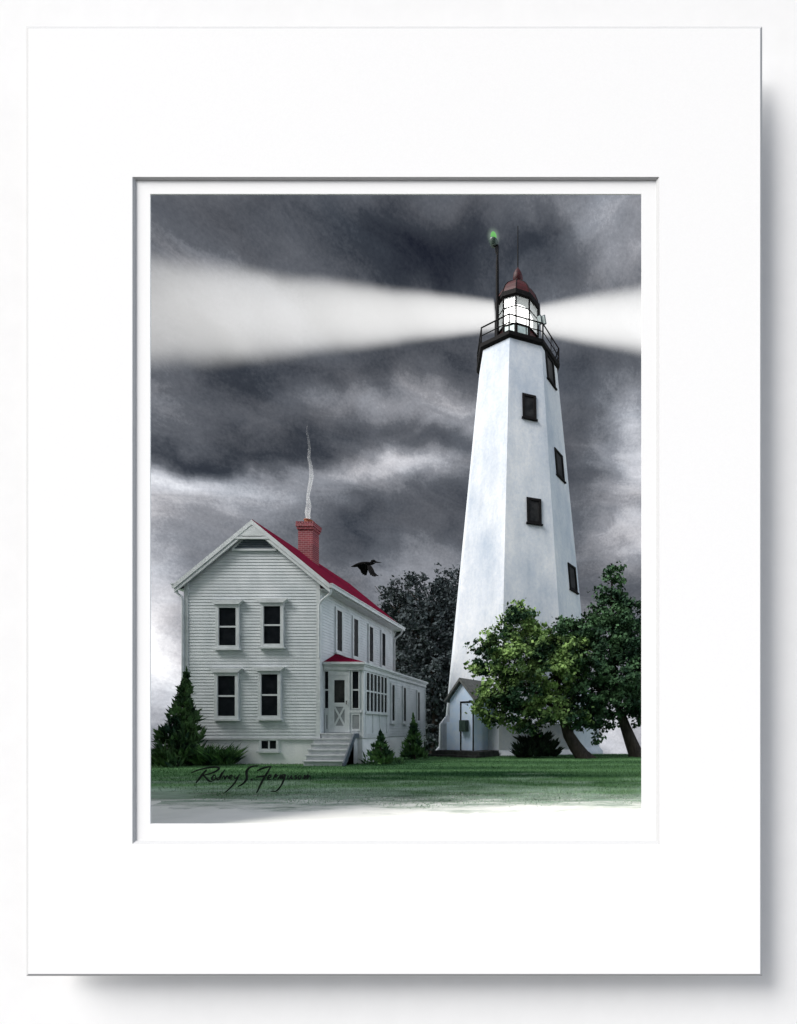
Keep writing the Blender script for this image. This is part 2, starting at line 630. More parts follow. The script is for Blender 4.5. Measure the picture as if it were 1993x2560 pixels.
board = mb_.build('mat_board', M['mat'], pic)
core_shade.build('bevel', M['core_shade'], board)
ring(MB(), rect(300, 410, 1680, 2140, YB), rect(375.3, 484.5, 1604, 2059.5, YB), YB, YB + .015).build('print_border', M['paper'], pic)
tag(MB().box(-64, 30, -40, YW - .01, -9.3, -9).build('floor', mat('grey_floor', (.16, .16, .16), (.12, .12, .12), rough=.8)), kind='structure')

# ------------------------------------------------------------------ ground


def ground_z(x, y):
    return -0.058 * max(0, y - 30) if y < 60 else -1.74 - .09 * (y - 60)


def sheet(name, xs, ys, dz, m, kind):
    mb = MB()
    vs = [(x, y, ground_z(x, y) + dz) for y in ys for x in xs]
    n = len(xs)
    mb.add(vs, [(j * n + i, j * n + i + 1, (j + 1) * n + i + 1, (j + 1) * n + i) for j in range(len(ys) - 1) for i in range(n - 1)], True)
    return tag(mb.build(name, m), kind=kind)


sheet('ground', [-900, -200, -60, -30, 0, 30, 60, 200, 900], [8.30, 12, 20, 30, 34, 40, 46, 52, 60, 90, 150, 400, 1200], 0, M['sand'], 'structure')
rng = np.random.default_rng(7)


def lawn_edge(x):
    """front edge of the grass: ragged, bare sand in front of it"""
    e = 9.3 + .25 * math.sin(x * .9 + 1) + .22 * math.sin(x * 2.3) + .10 * math.sin(x * 7.1 + 2)
    if x < -7:
        e += (-7 - x) * .55
    return e


def lawn():
    mb = MB()
    xs = list(np.arange(-60, -10.01, 2.0)) + list(np.arange(-10, 3.01, .08)) + list(np.arange(4, 40.1, 2.0))
    rows = [0, .3, .8, 1.6, 3, 5, 20, 25, 30, 34, 40, 46, 52, 60]
    vs = []
    for t in rows:
        for x in xs:
            e = lawn_edge(x) if -10.5 < x < 3.5 else 11.0
            if t == 0 and -10.5 < x < 3.5:
                e += random.Random(int(x * 100)).uniform(-.10, .10)
            y = e + t if t < 20 else t
            vs.append((x, y, ground_z(x, y) + .006))
    n = len(xs)
    mb.add(vs, [(j * n + i, j * n + i + 1, (j + 1) * n + i + 1, (j + 1) * n + i) for j in range(len(rows) - 1) for i in range(n - 1)], True)
    tag(mb.build('lawn', M['lawn']), kind='structure')


lawn()


def blades():
    n = 90000
    Y = 9.9 + (34 - 9.9) * rng.random(n) ** 1.25
    X = (rng.uniform(330, 1660, n) - CX) * Y / FPX
    e = np.array([lawn_edge(x) for x in X]) + .9 + np.abs(rng.normal(0, 1.2, n))
    ok = (Y > e)
    X, Y = X[ok], Y[ok]
    n = len(X)
    Z = np.where(Y > 30, -0.058 * (Y - 30), 0)
    h = rng.uniform(.025, .075, n) * np.clip(.6 + (Y - 10) / 8, .5, 1.3)
    a = rng.uniform(0, 2 * np.pi, n)
    w = rng.uniform(.008, .016, n)
    co = np.zeros((n, 3, 3))
    co[:, 0] = np.stack([X - w * np.cos(a), Y - w * np.sin(a), Z], 1)
    co[:, 1] = np.stack([X + w * np.cos(a), Y + w * np.sin(a), Z], 1)
    co[:, 2] = np.stack([X + rng.normal(0, .03, n), Y + rng.normal(0, .03, n), Z + h], 1)
    tag(raw('grass', co, 3, M['blade']), kind='stuff')


blades()

# ------------------------------------------------------------------ windows


def frame_matrix(origin, ux, n):
    """local x along the wall, local y into the wall, local z up the wall"""
    ux = Vector(ux).normalized()
    n = Vector(n).normalized()
    uz = n.cross(ux).normalized()
    if uz.z < 0:
        uz = -uz
    m = Matrix((ux, -n, uz)).transposed().to_4x4()
    m.translation = origin
    return m


def window(parent, Mx, w, h, cas=.10, hood=0.0, sill=True, mf=None, mg=None, mid=True, cols=1, base=.055, name='window', depth=.07):
    """double-hung window centred on Mx, glass size w x h"""
    mf = mf or M['trim']
    mg = mg or M['glass_dark']
    f = MB()
    d0, d1 = -base - depth, -base + .03
    f.box(-w / 2 - cas, -w / 2, d0, d1, -h / 2 - cas, h / 2 + cas, Mx)
    f.box(w / 2, w / 2 + cas, d0, d1, -h / 2 - cas, h / 2 + cas, Mx)
    f.box(-w / 2, w / 2, d0 + .003, d1, h / 2, h / 2 + cas, Mx)
    f.box(-w / 2, w / 2, d0 + .003, d1, -h / 2 - cas, -h / 2, Mx)
    if mid:
        f.box(-w / 2, w / 2, d0 + .025, d1, -.045, .035, Mx)
    for k in range(1, cols):
        x = -w / 2 + w * k / cols
        f.box(x - .03, x + .03, d0 + .022, d1, -h / 2, h / 2, Mx)
    if sill:
        f.box(-w / 2 - cas - .07, w / 2 + cas + .07, d0 - .07, d1, -h / 2 - cas - .09, -h / 2 - cas - .002, Mx)
    if hood:
        x0, z0 = w / 2 + cas, h / 2 + cas + .002
        poly = [(-x0 - .03, z0), (x0 + .03, z0), (x0 + .10, z0 + .07), (x0 + .22, z0 + .17), (x0 + .22, z0 + .20), (-x0 - .22, z0 + .20), (-x0 - .22, z0 + .17), (-x0 - .10, z0 + .07)]
        rot = Mx.to_3x3()
        f.prism([Mx @ Vector((x, d0 - hood, z)) for x, z in poly], rot @ Vector((0, hood + depth + .02, 0)))
    o = f.build(name, mf, parent)
    g = MB().box(-w / 2 - .01, w / 2 + .01, -base - .012, d1, -h / 2 - .01, h / 2 + .01, Mx)
    g.build('pane', mg, o)
    return o


# ------------------------------------------------------------------ house
HX0, HX1, HY0, HY1 = -18.63, -12.13, 22.0, 31.3
AX, AZ, SL, HW = -15.25, 11.82, .82, 3.75
Z0 = 1.27                                       # bottom of the clapboards


def roof_under(x):
    return AZ - .16 - SL * abs(x - AX)


house = empty('clapboard_house', ((HX0 + HX1) / 2, HY0, 0), 'two storey white clapboard house with red gable roof and side porch', 'house')


def clap_rows(mb, zs, span, ax, out, pitch=.15, lap=.024):
    """lap siding: wedge boards on a wall; span(z) gives the ends, ax('x'/'y') the direction, out the outward sign and plane"""
    plane, sgn = out
    z = zs[0]
    while z < zs[1] - .02:
        z1 = min(z + pitch, zs[1])
        z += .018
        if z1 - z < .02:
            break
        a0, b0 = span(z)
        a1, b1 = span(z1)
        if b1 - a1 < .05:
            break
        p = plane + sgn * lap
        q = plane + sgn * .004
        if ax == 'x':
            pts = [(a0, p, z), (b0, p, z), (b1, q, z1), (a1, q, z1)]
            bk = [(a0, plane - sgn * .01, z), (b0, plane - sgn * .01, z), (b1, plane - sgn * .01, z1), (a1, plane - sgn * .01, z1)]
        else:
            pts = [(p, a0, z), (p, b0, z), (q, b1, z1), (q, a1, z1)]
            bk = [(plane - sgn * .01, a0, z), (plane - sgn * .01, b0, z), (plane - sgn * .01, b1, z1), (plane - sgn * .01, a1, z1)]
        mb.add(pts + bk, [(0, 1, 2, 3), (0, 4, 5, 1), (1, 5, 6, 2), (2, 6, 7, 3), (3, 7, 4, 0)])
        z = z1


def build_house():
    # wall core and clapboards
    w = MB()
    zt0, zt1, za = roof_under(HX0) - .02, roof_under(HX1) - .02, AZ - .20
    w.prism([(HX0, HY0, Z0), (HX1, HY0, Z0), (HX1, HY0, zt1), (AX, HY0, za), (HX0, HY0, zt0)], (0, HY1 - HY0, 0))

    def gable_span(z):
        d = (AZ - .22 - z) / SL
        return max(HX0, AX - d), min(HX1, AX + d)
    clap_rows(w, (Z0, 11.55), gable_span, 'x', (HY0, -1))
    clap_rows(w, (Z0, zt1), lambda z: (HY0, HY1), 'y', (HX1, 1))
    clap_rows(w, (Z0, zt0), lambda z: (HY0, HY1), 'y', (HX0, -1))
    w.build('wall', M['siding'], house)
    for x in (HX0, HX1):
        s = 1 if x == HX1 else -1
        MB().box(min(x, x - s * .13) - (.055 if s < 0 else 0), max(x, x - s * .13) + (.055 if s > 0 else 0), HY0 - .056, HY0 + .1, Z0, roof_under(x) - .05).build('corner_board', M['trim'], house)
    MB().box(HX1, HX1 + .056, HY1 - .14, HY1, Z0, roof_under(HX1) - .05).build('corner_board', M['trim'], house)
    MB().box(HX0 - .02, HX1 + .02, HY0 - .065, HY0 - .004, Z0 - .07, Z0 - .002).build('water_table', M['trim'], house)
    MB().box(HX0 + .03, HX1 - .03, HY0 + .02, HY1 - .02, -1.2, Z0 - .004).build('foundation', M['foundation'], house)
    # roof
    ry0, ry1 = 21.78, 31.45
    ez = AZ - SL * HW
    rf = MB()
    for s in (-1, 1):
        e = AX + s * HW
        rf.prism([(AX, ry0, AZ), (e, ry0, ez), (e, ry0, ez - .10), (AX, ry0, AZ - .10)], (0, ry1 - ry0, 0))
    roof = rf.build('roof', M['red_roof'], house)
    # barge boards, second moulding, peak panel
    b = MB()
    for s in (-1, 1):
        for yy, t0, t1, dep in ((ry0 - .05, .035, .27, .05), (ry0 - .02, .29, .45, .06)):
            e = AX + s * HW
            b.prism([(AX, yy, AZ - t0), (e, yy, ez - t0), (e, yy, ez - t1), (AX, yy, AZ - t1)], (0, dep, 0))
    b.build('rake_trim', M['trim'], house)
    zc = 11.02
    hwc = (AZ - .27 - zc) / SL
    p = MB()
    p.prism([(AX - hwc - .02, ry0 - .036, zc), (AX + hwc + .02, ry0 - .036, zc), (AX, ry0 - .036, AZ - .29)], (0, .09, 0))
    p.box(AX - hwc - .16, AX + hwc + .16, ry0 - .045, ry0 + .06, zc - .15, zc - .05)
    p.build('gable_panel', M['trim'], house)
    lo = MB()
    for k in range(5):
        z = 10.48 + k * .09
        hw = .96 - k * .10
        lo.box(AX - hw, AX + hw, HY0 - .09 + .012 * (k % 2), HY0 - .02, z, z + .055)
    lo.build('louvre', M['slate'], house)
    lt = MB()
    lt.box(AX - 1.08, AX + 1.08, HY0 - .11, HY0 - .02, 10.36, 10.46)
    for s in (-1, 1):
        lt.prism([(AX + s * 1.10, HY0 - .10, 10.462), (AX + s * .98, HY0 - .10, 10.462), (AX + s * .5, HY0 - .10, 10.93), (AX + s * .64, HY0 - .10, 10.93)], (0, .08, 0))
    lt.build('louvre_frame', M['trim'], house)
    # eaves: fascia and gutter on both sides
    for s in (-1, 1):
        e = AX + s * HW
        g = MB()
        xs = sorted((e - s * .02, e + s * .11))
        g.box(xs[0], xs[1], ry0 - .04, ry1, ez - .22, ez - .03)
        xs = sorted((e + s * .03, e + s * .15))
        g.box(xs[0], xs[1], ry0 - .06, ry1 + .02, ez - .065, ez - .015)
        xs = sorted((e - s * .03, (HX1 if s > 0 else HX0) + s * .03))
        g.box(xs[0], xs[1], ry0 + .12, ry1 - .04, ez - .26, ez - .23)
        g.build('gutter', M['trim'], house)
    for pts in ([(AX + HW, 21.9, ez - .2), (AX + HW - .05, 21.9, ez - .45), (HX1 + .12, 21.9, ez - .85), (HX1 + .05, 21.9, ez - 1.05), (HX1 + .05, 21.9, Z0 + 3.9)],
                [(AX - HW, 21.9, ez - .2), (AX - HW + .02, 21.9, ez - .42), (HX0 - .14, 21.9, ez - .6), (HX0 - .07, 21.9, ez - .8), (HX0 - .07, 21.9, .2)],
                [(AX + HW, 31.2, ez - .2), (AX + HW - .05, 31.2, ez - .45), (HX1 + .15, 31.25, ez - .8), (HX1 + .09, 31.25, ez - 1.0), (HX1 + .09, 31.25, 5.7)]):
        MB().tube(pts, .055, 8).build('downspout', M['trim'], house)
    # chimney
    c = MB()
    cx0, cx1, cy0, cy1 = AX - .02, AX + .80, 25.5, 26.15
    c.box(cx0, cx1, cy0, cy1, 10.4, 12.98)
    c.box(cx0 - .05, cx1 + .05, cy0 - .05, cy1 + .05, 12.98, 13.12)
    c.box(cx0 - .09, cx1 + .09, cy0 - .09, cy1 + .09, 13.12, 13.30)
    for k in range(7):
        x = cx0 - .08 + k * .15
        c.box(x, x + .11, cy0 - .085, cy0 + .03, 13.30, 13.40)
        if k < 5:
            y = cy0 - .08 + k * .16
            c.box(cx1 - .03, cx1 + .085, y + .12, y + .24, 13.30, 13.40)
    c.box(cx0 + .03, cx1 - .03, cy0 + .04, cy1 - .02, 13.30, 13.385)
    c.build('chimney', M['brick'], roof)
    MB().lathe([(.20, 13.38), (.20, 13.58), (.235, 13.58), (.235, 13.63), (.16, 13.63), (.16, 13.4)], 14, ((cx0 + cx1) / 2, 25.8, 0), smooth=False).build('flue', M['terracotta'], roof)
    # front windows (glass limits in photo pixels)
    for l, t, r_, bt in ((549, 1520, 592, 1614), (661, 1516, 703, 1610), (546, 1690, 590, 1790), (655, 1686, 696, 1789)):
        a, q = at(l, bt, 21.95), at(r_, t, 21.95)
        window(house, frame_matrix(Vector(((a.x + q.x) / 2, HY0, (a.z + q.z) / 2)), (1, 0, 0), (0, -1, 0)), q.x - a.x, q.z - a.z, cas=.15, hood=.07)
    a, q = at(654, 1872, 22), at(692, 1852, 22)
    window(house, frame_matrix(Vector(((a.x + q.x) / 2, HY0 + .03, (a.z + q.z) / 2)), (1, 0, 0), (0, -1, 0)), q.x - a.x, q.z - a.z, cas=.11, mid=False, cols=2, base=.01, name='basement_window')
    # upper side windows
    for y in (23.78, 25.62, 27.60, 29.45):
        window(house, frame_matrix(Vector((HX1, y, 6.88)), (0, 1, 0), (1, 0, 0)), .50, 2.1, cas=.13, depth=.035)
    # ---- porch wing
    PX1, PY0, PY1 = -10.21, 22.4, 32.0
    CZ = 4.64
    pw = MB()
    pw.box(HX1 + .03, PX1, PY0, PY1, Z0, CZ)
    clap_rows(pw, (Z0, CZ), lambda z: (25.5, PY1), 'y', (PX1, 1))
    pw.box(PX1 - .02, PX1 + .056, PY0 - .03, PY0 + .16, Z0, CZ)
    pw.box(PX1 - .02, PX1 + .058, PY1 - .12, PY1 + .03, Z0, CZ)
    pw.box(PX1 - .02, PX1 + .056, 25.36, 25.5, Z0, CZ)
    pw.build('porch_wall', M['siding'], house)
    MB().box(HX1, PX1 - .03, PY0 + .03, PY1 - .03, -1.2, Z0 - .003).build('porch_foundation', M['foundation'], house)
    co = MB()
    co.box(HX1 + .038, PX1 + .10, PY0 - .10, PY1 + .10, CZ + .002, CZ + .20)
    co.box(HX1 + .040, PX1 + .15, PY0 - .15, PY1 + .15, CZ + .20, CZ + .27)
    co.box(HX1 + .042, PX1 + .21, PY0 - .21, PY1 + .21, CZ + .27, CZ + .38)
    co.build('porch_cornice', M['trim'], house)
    pr = MB()
    ze, zr = CZ + .384, CZ + .95
    ex, ey0, ey1, wx = PX1 + .16, PY0 - .16, PY1 + .16, HX1 + .045
    pr.add([(wx, ey0, ze), (ex, ey0, ze), (ex, ey1, ze), (wx, ey1, ze), (wx, ey0 + 1.15, zr), (wx, ey1 - 1.15, zr)],
           [(0, 1, 4), (1, 2, 5, 4), (2, 3, 5), (3, 0, 4, 5), (3, 2, 1, 0)])
    pr.build('porch_roof', M['red_roof'], house)
    # bank of porch windows on the side, in six columns and two rows
    bw = MB()
    y0, y1, zb, zt = 22.66, 25.3, 2.62, 4.56
    bw.box(PX1, PX1 + .06, y0 - .09, y1 + .06, zt, zt + .07)
    bw.box(PX1, PX1 + .13, y0 - .12, y1 + .1, zb - .14, zb)
    bw.box(PX1, PX1 + .05, y0, y1, 3.60, 3.68)
    for k in range(7):
        y = y0 + (y1 - y0) * k / 6
        bw.box(PX1, PX1 + .062, y - .055, y + .055, zb + .001, zt - .001)
    bank = bw.build('porch_window', M['trim'], house)
    MB().box(PX1 - .01, PX1 + .02, y0, y1, zb, zt).build('pane', M['glass_dark'], bank)
    pp = MB()
    for k in range(4):
        y = y0 + (y1 - y0) * k / 3
        pp.box(PX1, PX1 + .05, y - .05, y + .05, 1.5, zb - .15)
    pp.box(PX1, PX1 + .055, y0 - .08, y1 + .08, Z0 - .02, 1.48)
    pp.build('porch_panelling', M['trim'], house)
    for y in (26.12, 27.95, 30.55):
        window(house, frame_matrix(Vector((PX1, y, 3.22)), (0, 1, 0), (1, 0, 0)), .36, 2.05 if y < 30 else 1.9, cas=.12, depth=.035)
    # porch front: door, side lights, panels
    F = PY0
    pf = MB()
    pf.box(HX1 + .032, -11.84, F - .05, F - .001, 2.52, 2.66)
    pf.box(-10.83, PX1 - .03, F - .05, F - .001, 2.52, 2.66)
    for x0, x1 in ((-12.06, -11.88), (-10.76, -10.32)):
        pf.box(x0, x0 + .05, F - .035, F - .001, 1.62, 2.51)
        pf.box(x1 - .05, x1, F - .035, F - .001, 1.62, 2.51)
        pf.box(x0 + .05, x1 - .05, F - .033, F - .001, 2.42, 2.51)
        pf.box(x0 + .05, x1 - .05, F - .033, F - .001, 1.62, 1.72)
    for x in (-11.84, -10.86):
        pf.box(x - .03, x + .03, F - .06, F - .001, 1.55, CZ)
    pf.box(-11.81, -10.89, F - .045, F - .001, 4.36, CZ)
    pfo = pf.build('porch_front_trim', M['trim'], house)
    for x0, x1 in ((-12.01, -11.93), (-10.71, -10.37)):
        MB().box(x0, x1, F - .012, F - .002, 1.721, 2.419).build('porch_panel', M['grey_paint'], pfo)
    for xc, ww in ((-11.98, .17), (-10.55, .30)):
        window(house, frame_matrix(Vector((xc, F, 3.66)), (1, 0, 0), (0, -1, 0)), ww, 1.82, cas=.05, sill=False, base=.004, depth=.04, name='side_light')
    d = MB()
    dx0, dx1, dz0, dz1 = -11.81, -10.89, 1.56, 4.35
    gx0, gx1, gz0, gz1 = -11.60, -11.08, 3.02, 4.14
    d.box(dx0, gx0, F - .05, F - .002, dz0, dz1)
    d.box(gx1, dx1, F - .05, F - .002, dz0, dz1)
    d.box(gx0, gx1, F - .048, F - .002, gz1, dz1)
    d.box(gx0, gx1, F - .048, F - .002, 2.82, gz0)
    d.box(gx0, gx1, F - .048, F - .002, dz0, 1.88)
    d.box(gx0, gx1, F - .020, F - .002, 1.88, 2.82)
    for s in (-1, 1):
        xa, xb = (gx0, gx1) if s > 0 else (gx1, gx0)
        wdt = .055
        d.prism([(xa, F - .046 - .001 * s, 1.88 + .0), (xa + s * wdt, F - .046 - .001 * s, 1.88), (xb, F - .046 - .001 * s, 2.82 - wdt * 1.5), (xb, F - .046 - .001 * s, 2.82), (xb - s * wdt, F - .046 - .001 * s, 2.82), (xa, F - .046 - .001 * s, 1.88 + wdt * 1.5)], (0, .025, 0))
    door = d.build('door', M['trim'], house)
    MB().box(gx0, gx1, F - .024, F - .0205, 1.88, 2.82).build('door_panel', M['grey_paint'], door)
    MB().box(gx0, gx1, F - .03, F - .002, gz0, gz1).build('door_pane', M['glass_grey'], door)
    MB().tube([(-10.97, F - .05, 2.95), (-10.97, F - .11, 2.95), (-10.97, F - .11, 3.1), (-10.97, F - .05, 3.1)], .018, 6).build('handle', M['black'], door)
    # steps
    st = MB()
    sx0, sx1 = -12.34, -10.42
    n = 6
    for k in range(n):
        z1 = 1.52 - k * .253
        ya = 21.97 - k * .205
        yb = 21.955 if k else 22.36
        x0 = sx0 if k else -12.08
        st.box(x0 + .03, sx1 - .03, ya + .035, yb - k * .0, -.3, z1 - .06)
        st.box(x0, sx1, ya - .03, (ya + .205) if k else 22.36, z1 - .055, z1)
    st.build('steps', M['step'], house)
    sr = MB()
    sr.prism([(sx1, 22.36, 1.50), (sx1, 21.86, 1.50), (sx1, 20.80, .16), (sx1, 20.80, -.1), (sx1, 20.95, -.1), (sx1, 21.98, 1.28), (sx1, 22.36, 1.28)], (.06, 0, 0))
    sr.build('stair_stringer', M['slate'], house)


build_house()

# ------------------------------------------------------------------ lighthouse
LX, LY = -3.9, 34.7
PH = R(-4.6)
SLOPE = (5.95 - 2.97) / 29.6


def tower_r(z):
    return 5.95 - SLOPE * z


light = empty('lighthouse', (LX, LY, -.3), 'tall white eight sided lighthouse with dark red lantern roof and lit lantern', 'lighthouse')


def face_point(mid, px, py):
    """where the ray of a photo pixel meets a tower face (azimuth mid)"""
    n = Vector((math.sin(mid), -math.cos(mid), 0))
    c8 = math.cos(R(22.5))
    # plane: (p - axis).n = c8 * (5.95 - SLOPE z)
    d = Vector(((px - CX) / FPX, 1, (CY - py) / FPX))
    o = Vector((0, 0, EYE))
    ax = Vector((LX, LY, 0))
    # (o + t d - ax).n + c8*SLOPE*(o.z + t d.z) = c8*5.95
    k = c8 * SLOPE
    t = (c8 * 5.95 - (o - ax).dot(n) - k * o.z) / (d.dot(n) + k * d.z)
    return o + d * t


def glow(parent, c):
    """light of the lamp caught by the mist round it"""
    m = bpy.data.materials.new('lamp_glow')
    m.use_nodes = True
    n, l = m.node_tree.nodes, m.node_tree.links
    n.clear()
    out = n.new('ShaderNodeOutputMaterial')
    tc = n.new('ShaderNodeTexCoord')
    sb = n.new('ShaderNodeVectorMath')
    sb.operation = 'DISTANCE'
    l.new(tc.outputs['Object'], sb.inputs[0])
    sb.inputs[1].default_value = c
    mr = n.new('ShaderNodeMapRange')
    mr.interpolation_type = 'SMOOTHSTEP'
    mr.inputs['From Min'].default_value = .6
    mr.inputs['From Max'].default_value = .1
    mr.inputs['To Max'].default_value = .22
    l.new(sb.outputs['Value'], mr.inputs['Value'])
    em = n.new('ShaderNodeEmission')
    em.inputs[0].default_value = (.75, 1, .74, 1)
    l.new(mr.outputs[0], em.inputs[1])
    l.new(em.outputs[0], out.inputs['Volume'])
    prof = [(.6 * math.sin(math.pi * i / 10) + .001, -.6 * math.cos(math.pi * i / 10)) for i in range(11)]
    MB().lathe(prof, 16, c, smooth=True).build('lamp_glow', m, parent)


def build_lighthouse():
    c = (LX, LY, 0)
    MB().lathe([(tower_r(-2), -2), (tower_r(0), 0), (tower_r(8), 8), (tower_r(16), 16), (tower_r(24), 24), (3.0, 29.3)], 8, c, PH).build('tower', M['tower'], light)
    MB().lathe([(6.55, -2.2), (6.50, .05), (6.24, .35), (6.20, 2.05), (5.76, 2.62), (5.6, 2.62)], 8, c, PH).build('plinth', M['tower'], light)
    MB().lathe([(3.01, 29.14), (3.08, 29.2), (3.22, 29.26), (3.25, 29.5), (1.0, 29.52)], 8, c, PH).build('gallery_deck', M['black'], light)
    # railing
    r = MB()
    rr = 3.16
    pts = []
    for k in range(8):
        a, b = PH + k * math.pi / 4, PH + (k + 1) * math.pi / 4
        A = Vector((LX + rr * math.sin(a), LY - rr * math.cos(a), 29.48))
        B = Vector((LX + rr * math.sin(b), LY - rr * math.cos(b), 29.48))
        pts += [A, (A + B) / 2]
    for i, p in enumerate(pts):
        r.tube([p, p + Vector((0, 0, 1.22))], .048 if i % 2 == 0 else .034, 6)
    for z in (1.2, .62):
        for i in range(16):
            h = Vector((0, 0, z))
            r.tube([pts[i] + h, pts[(i + 1) % 16] + h], .045 if z > 1 else .032, 6)
    for k in (3, 4, 10, 11, 12, 5):
        r.tube([pts[k] + Vector((0, 0, .05)), pts[(k + 1) % 16] + Vector((0, 0, 1.2))], .016, 5)
        r.tube([pts[k] + Vector((0, 0, 1.2)), pts[(k + 1) % 16] + Vector((0, 0, .05))], .016, 5)
    r.build('gallery_railing', M['black'], light)
    # lantern
    N, lp, lr = 10, R(1.5), 1.62
    z0, z1, z2 = 29.5, 31.42, 33.5
    MB().lathe([(lr - .06, z0), (lr - .06, z1)], N, c, lp).build('lantern_base', M['dark_red'], light)

    def ring_pt(k, rad, z):
        q = lp + 2 * math.pi * k / N
        return Vector((LX + rad * math.sin(q), LY - rad * math.cos(q), z))
    pn = MB()
    for k in (0, 9):
        A, B = ring_pt(k, lr - .02, z0 + .1), ring_pt(k + 1, lr - .02, z0 + .1)
        A2, B2 = A.lerp(B, .12), A.lerp(B, .88)
        nrm = Vector((A2.x + B2.x - 2 * LX, A2.y + B2.y - 2 * LY, 0)).normalized()
        up = Vector((0, 0, z1 - z0 - .2))
        pn.prism([A2, B2, B2 + up, A2 + up], nrm * .04)
    pn.build('lantern_panel', M['panel'], light)
    fr = MB()
    for k in range(N):
        fr.tube([ring_pt(k, lr, z0), ring_pt(k, lr, z2)], .062, 6)
        for z, w in ((z1, .055), ((z1 + z2) / 2 + .25, .034), (z2, .05)):
            fr.tube([ring_pt(k, lr, z), ring_pt(k + 1, lr, z)], w, 6)
    fr.build('lantern_frame', M['black'], light)
    gl = MB()
    for k in range(N):
        gl.add([ring_pt(k, lr - .01, z1), ring_pt(k + 1, lr - .01, z1), ring_pt(k + 1, lr - .01, z2), ring_pt(k, lr - .01, z2)], [(0, 1, 2, 3)])
    gl.build('lantern_glass', M['lantern_glass'], light)
    MB().lathe([(.60, z1 + .03), (.95, z1 + .45), (1.15, z1 + 1.0), (1.15, z1 + 1.6), (.95, z1 + 2.0)], 24, c, smooth=True).build('lamp_lens', M['lens'], light)
    MB().lathe([(.5, z1 - .4), (.42, z1 + .02)], 14, c).build('lens_stand', M['black'], light)
    # roof
    e = z2
    MB().lathe([(lr + .02, e - .05), (lr + .15, e + .02), (lr + .16, e + .34), (lr + .04, e + .38)], N, c, lp).build('lantern_eave', M['black'], light)
    prof = [(lr + .05, e + .37), (1.58, e + .72), (1.40, e + 1.16), (1.12, e + 1.58), (.78, e + 1.95), (.50, e + 2.2), (.31, e + 2.42), (.34, e + 2.5)]
    rf = MB().lathe(prof, N, c, lp).build('lantern_roof', M['dark_red'], light)
    rb = MB()
    for k in range(N):
        q = lp + 2 * math.pi * k / N
        rb.tube([(LX + (a + .015) * math.sin(q), LY - (a + .015) * math.cos(q), z) for a, z in prof[:-1]], .03, 5)
    rb.build('roof_rib', M['black'], rf)
    MB().lathe([(.27, e + 2.45), (.35, e + 2.55), (.38, e + 2.80), (.34, e + 3.05), (.22, e + 3.3), (.10, e + 3.5), (.03, e + 3.62)], 12, c, smooth=True).build('ventilator_ball', M['dark_red'], rf)
    MB().tube([(LX, LY, e + 3.4), (LX, LY, e + 5.2), (LX, LY, 40.3)], [.05, .042, .03], 6).build('lightning_rod', M['black'], rf)
    MB().tube([at(1268, 728, 33.6), at(1268, 715, 33.6)], .05, 6).build('roof_vent', M['black'], rf)
    # mast with green lamp
    a0 = at(1243.5, 800, 33.5)
    top = at(1243.5, 615, 33.5)
    ms = MB()
    ms.tube([(a0.x, 33.5, 29.5), (a0.x, 33.5, top.z - 1.2)], [.14, .115], 10)
    ms.tube([(a0.x, 33.5, top.z - 1.2), (a0.x + .03, 33.5, top.z - .5), (a0.x + .04, 33.5, top.z)], [.10, .07, .07], 8)
    ms.tube([(a0.x, 33.5, top.z - .7), (a0.x - .10, 33.5, top.z - .45), (a0.x - .11, 33.5, top.z + .05)], .055, 8)
    ms.tube([(a0.x - .28, 33.5, top.z + .03), (a0.x + .08, 33.5, top.z + .03)], .07, 8)
    mast = ms.build('beacon_mast', M['black'], light)
    lx = at(1234, 600, 33.5).x
    zt = at(1234, 601, 33.5).z
    MB().lathe([(.16, zt - .42), (.26, zt - .30), (.30, zt - .12), (.32, zt - .05), (.2, zt)], 14, (lx, 33.5, 0), smooth=True).build('lamp_holder', M['green_box'], mast)
    MB().lathe([(.19, zt), (.21, zt + .12), (.21, zt + .40), (.15, zt + .52), (.05, zt + .56)], 14, (lx, 33.5, 0), smooth=True).build('green_lamp', M['green_light'], mast)
    glow(mast, (lx, 33.5, zt + .28))
    # two flood lamps on the gallery
    for px in (1349, 1359):
        p = at(px, 800, 33.6)
        mx = Matrix.Translation(p) @ Matrix.Rotation(R(-28), 4, 'Z') @ Matrix.Rotation(R(24), 4, 'X')
        fl = MB()
        fl.box(-.02, .02, -.02, .02, -.45, -.2, Matrix.Translation(p))
        fl.tube([(p.x, p.y, 29.5), (p.x, p.y, p.z - .25)], .025, 6)
        fl.box(-.16, .16, -.02, .09, -.27, .27, mx)
        fo = fl.build('floodlight', M['slate'], light)
        MB().box(-.13, .13, -.035, -.019, -.23, .23, mx).build('floodlight_glass', M['flood'], fo)
    # tower windows
    for mid, l, t, r_, b in ((PH + R(22.5), 1306, 987, 1341, 1048), (PH + R(22.5), 1317, 1246, 1354, 1310),
                             (PH + R(67.5), 1364.5, 896, 1387, 955), (PH + R(67.5), 1387, 1133, 1410, 1193), (PH + R(67.5), 1418.5, 1415, 1444, 1476)):
        ym, xm = (t + b) / 2, (l + r_) / 2
        pl, pr_, pt, pb, pc = face_point(mid, l, ym), face_point(mid, r_, ym), face_point(mid, xm, t), face_point(mid, xm, b), face_point(mid, xm, ym)
        tdir = Vector((math.cos(mid), math.sin(mid), 0))
        nout = Vector((math.sin(mid), -math.cos(mid), SLOPE * math.cos(R(22.5)))).normalized()
        W = abs((pr_ - pl).dot(tdir))
        W = min(W, 1.25)
        H = (pt - pb).length
        window(light, frame_matrix(pc, tdir, nout), W - .36, H - .36, cas=.17, mid=False, mf=M['black'], mg=M['glass_grey'], base=.0, depth=.08, name='tower_window')
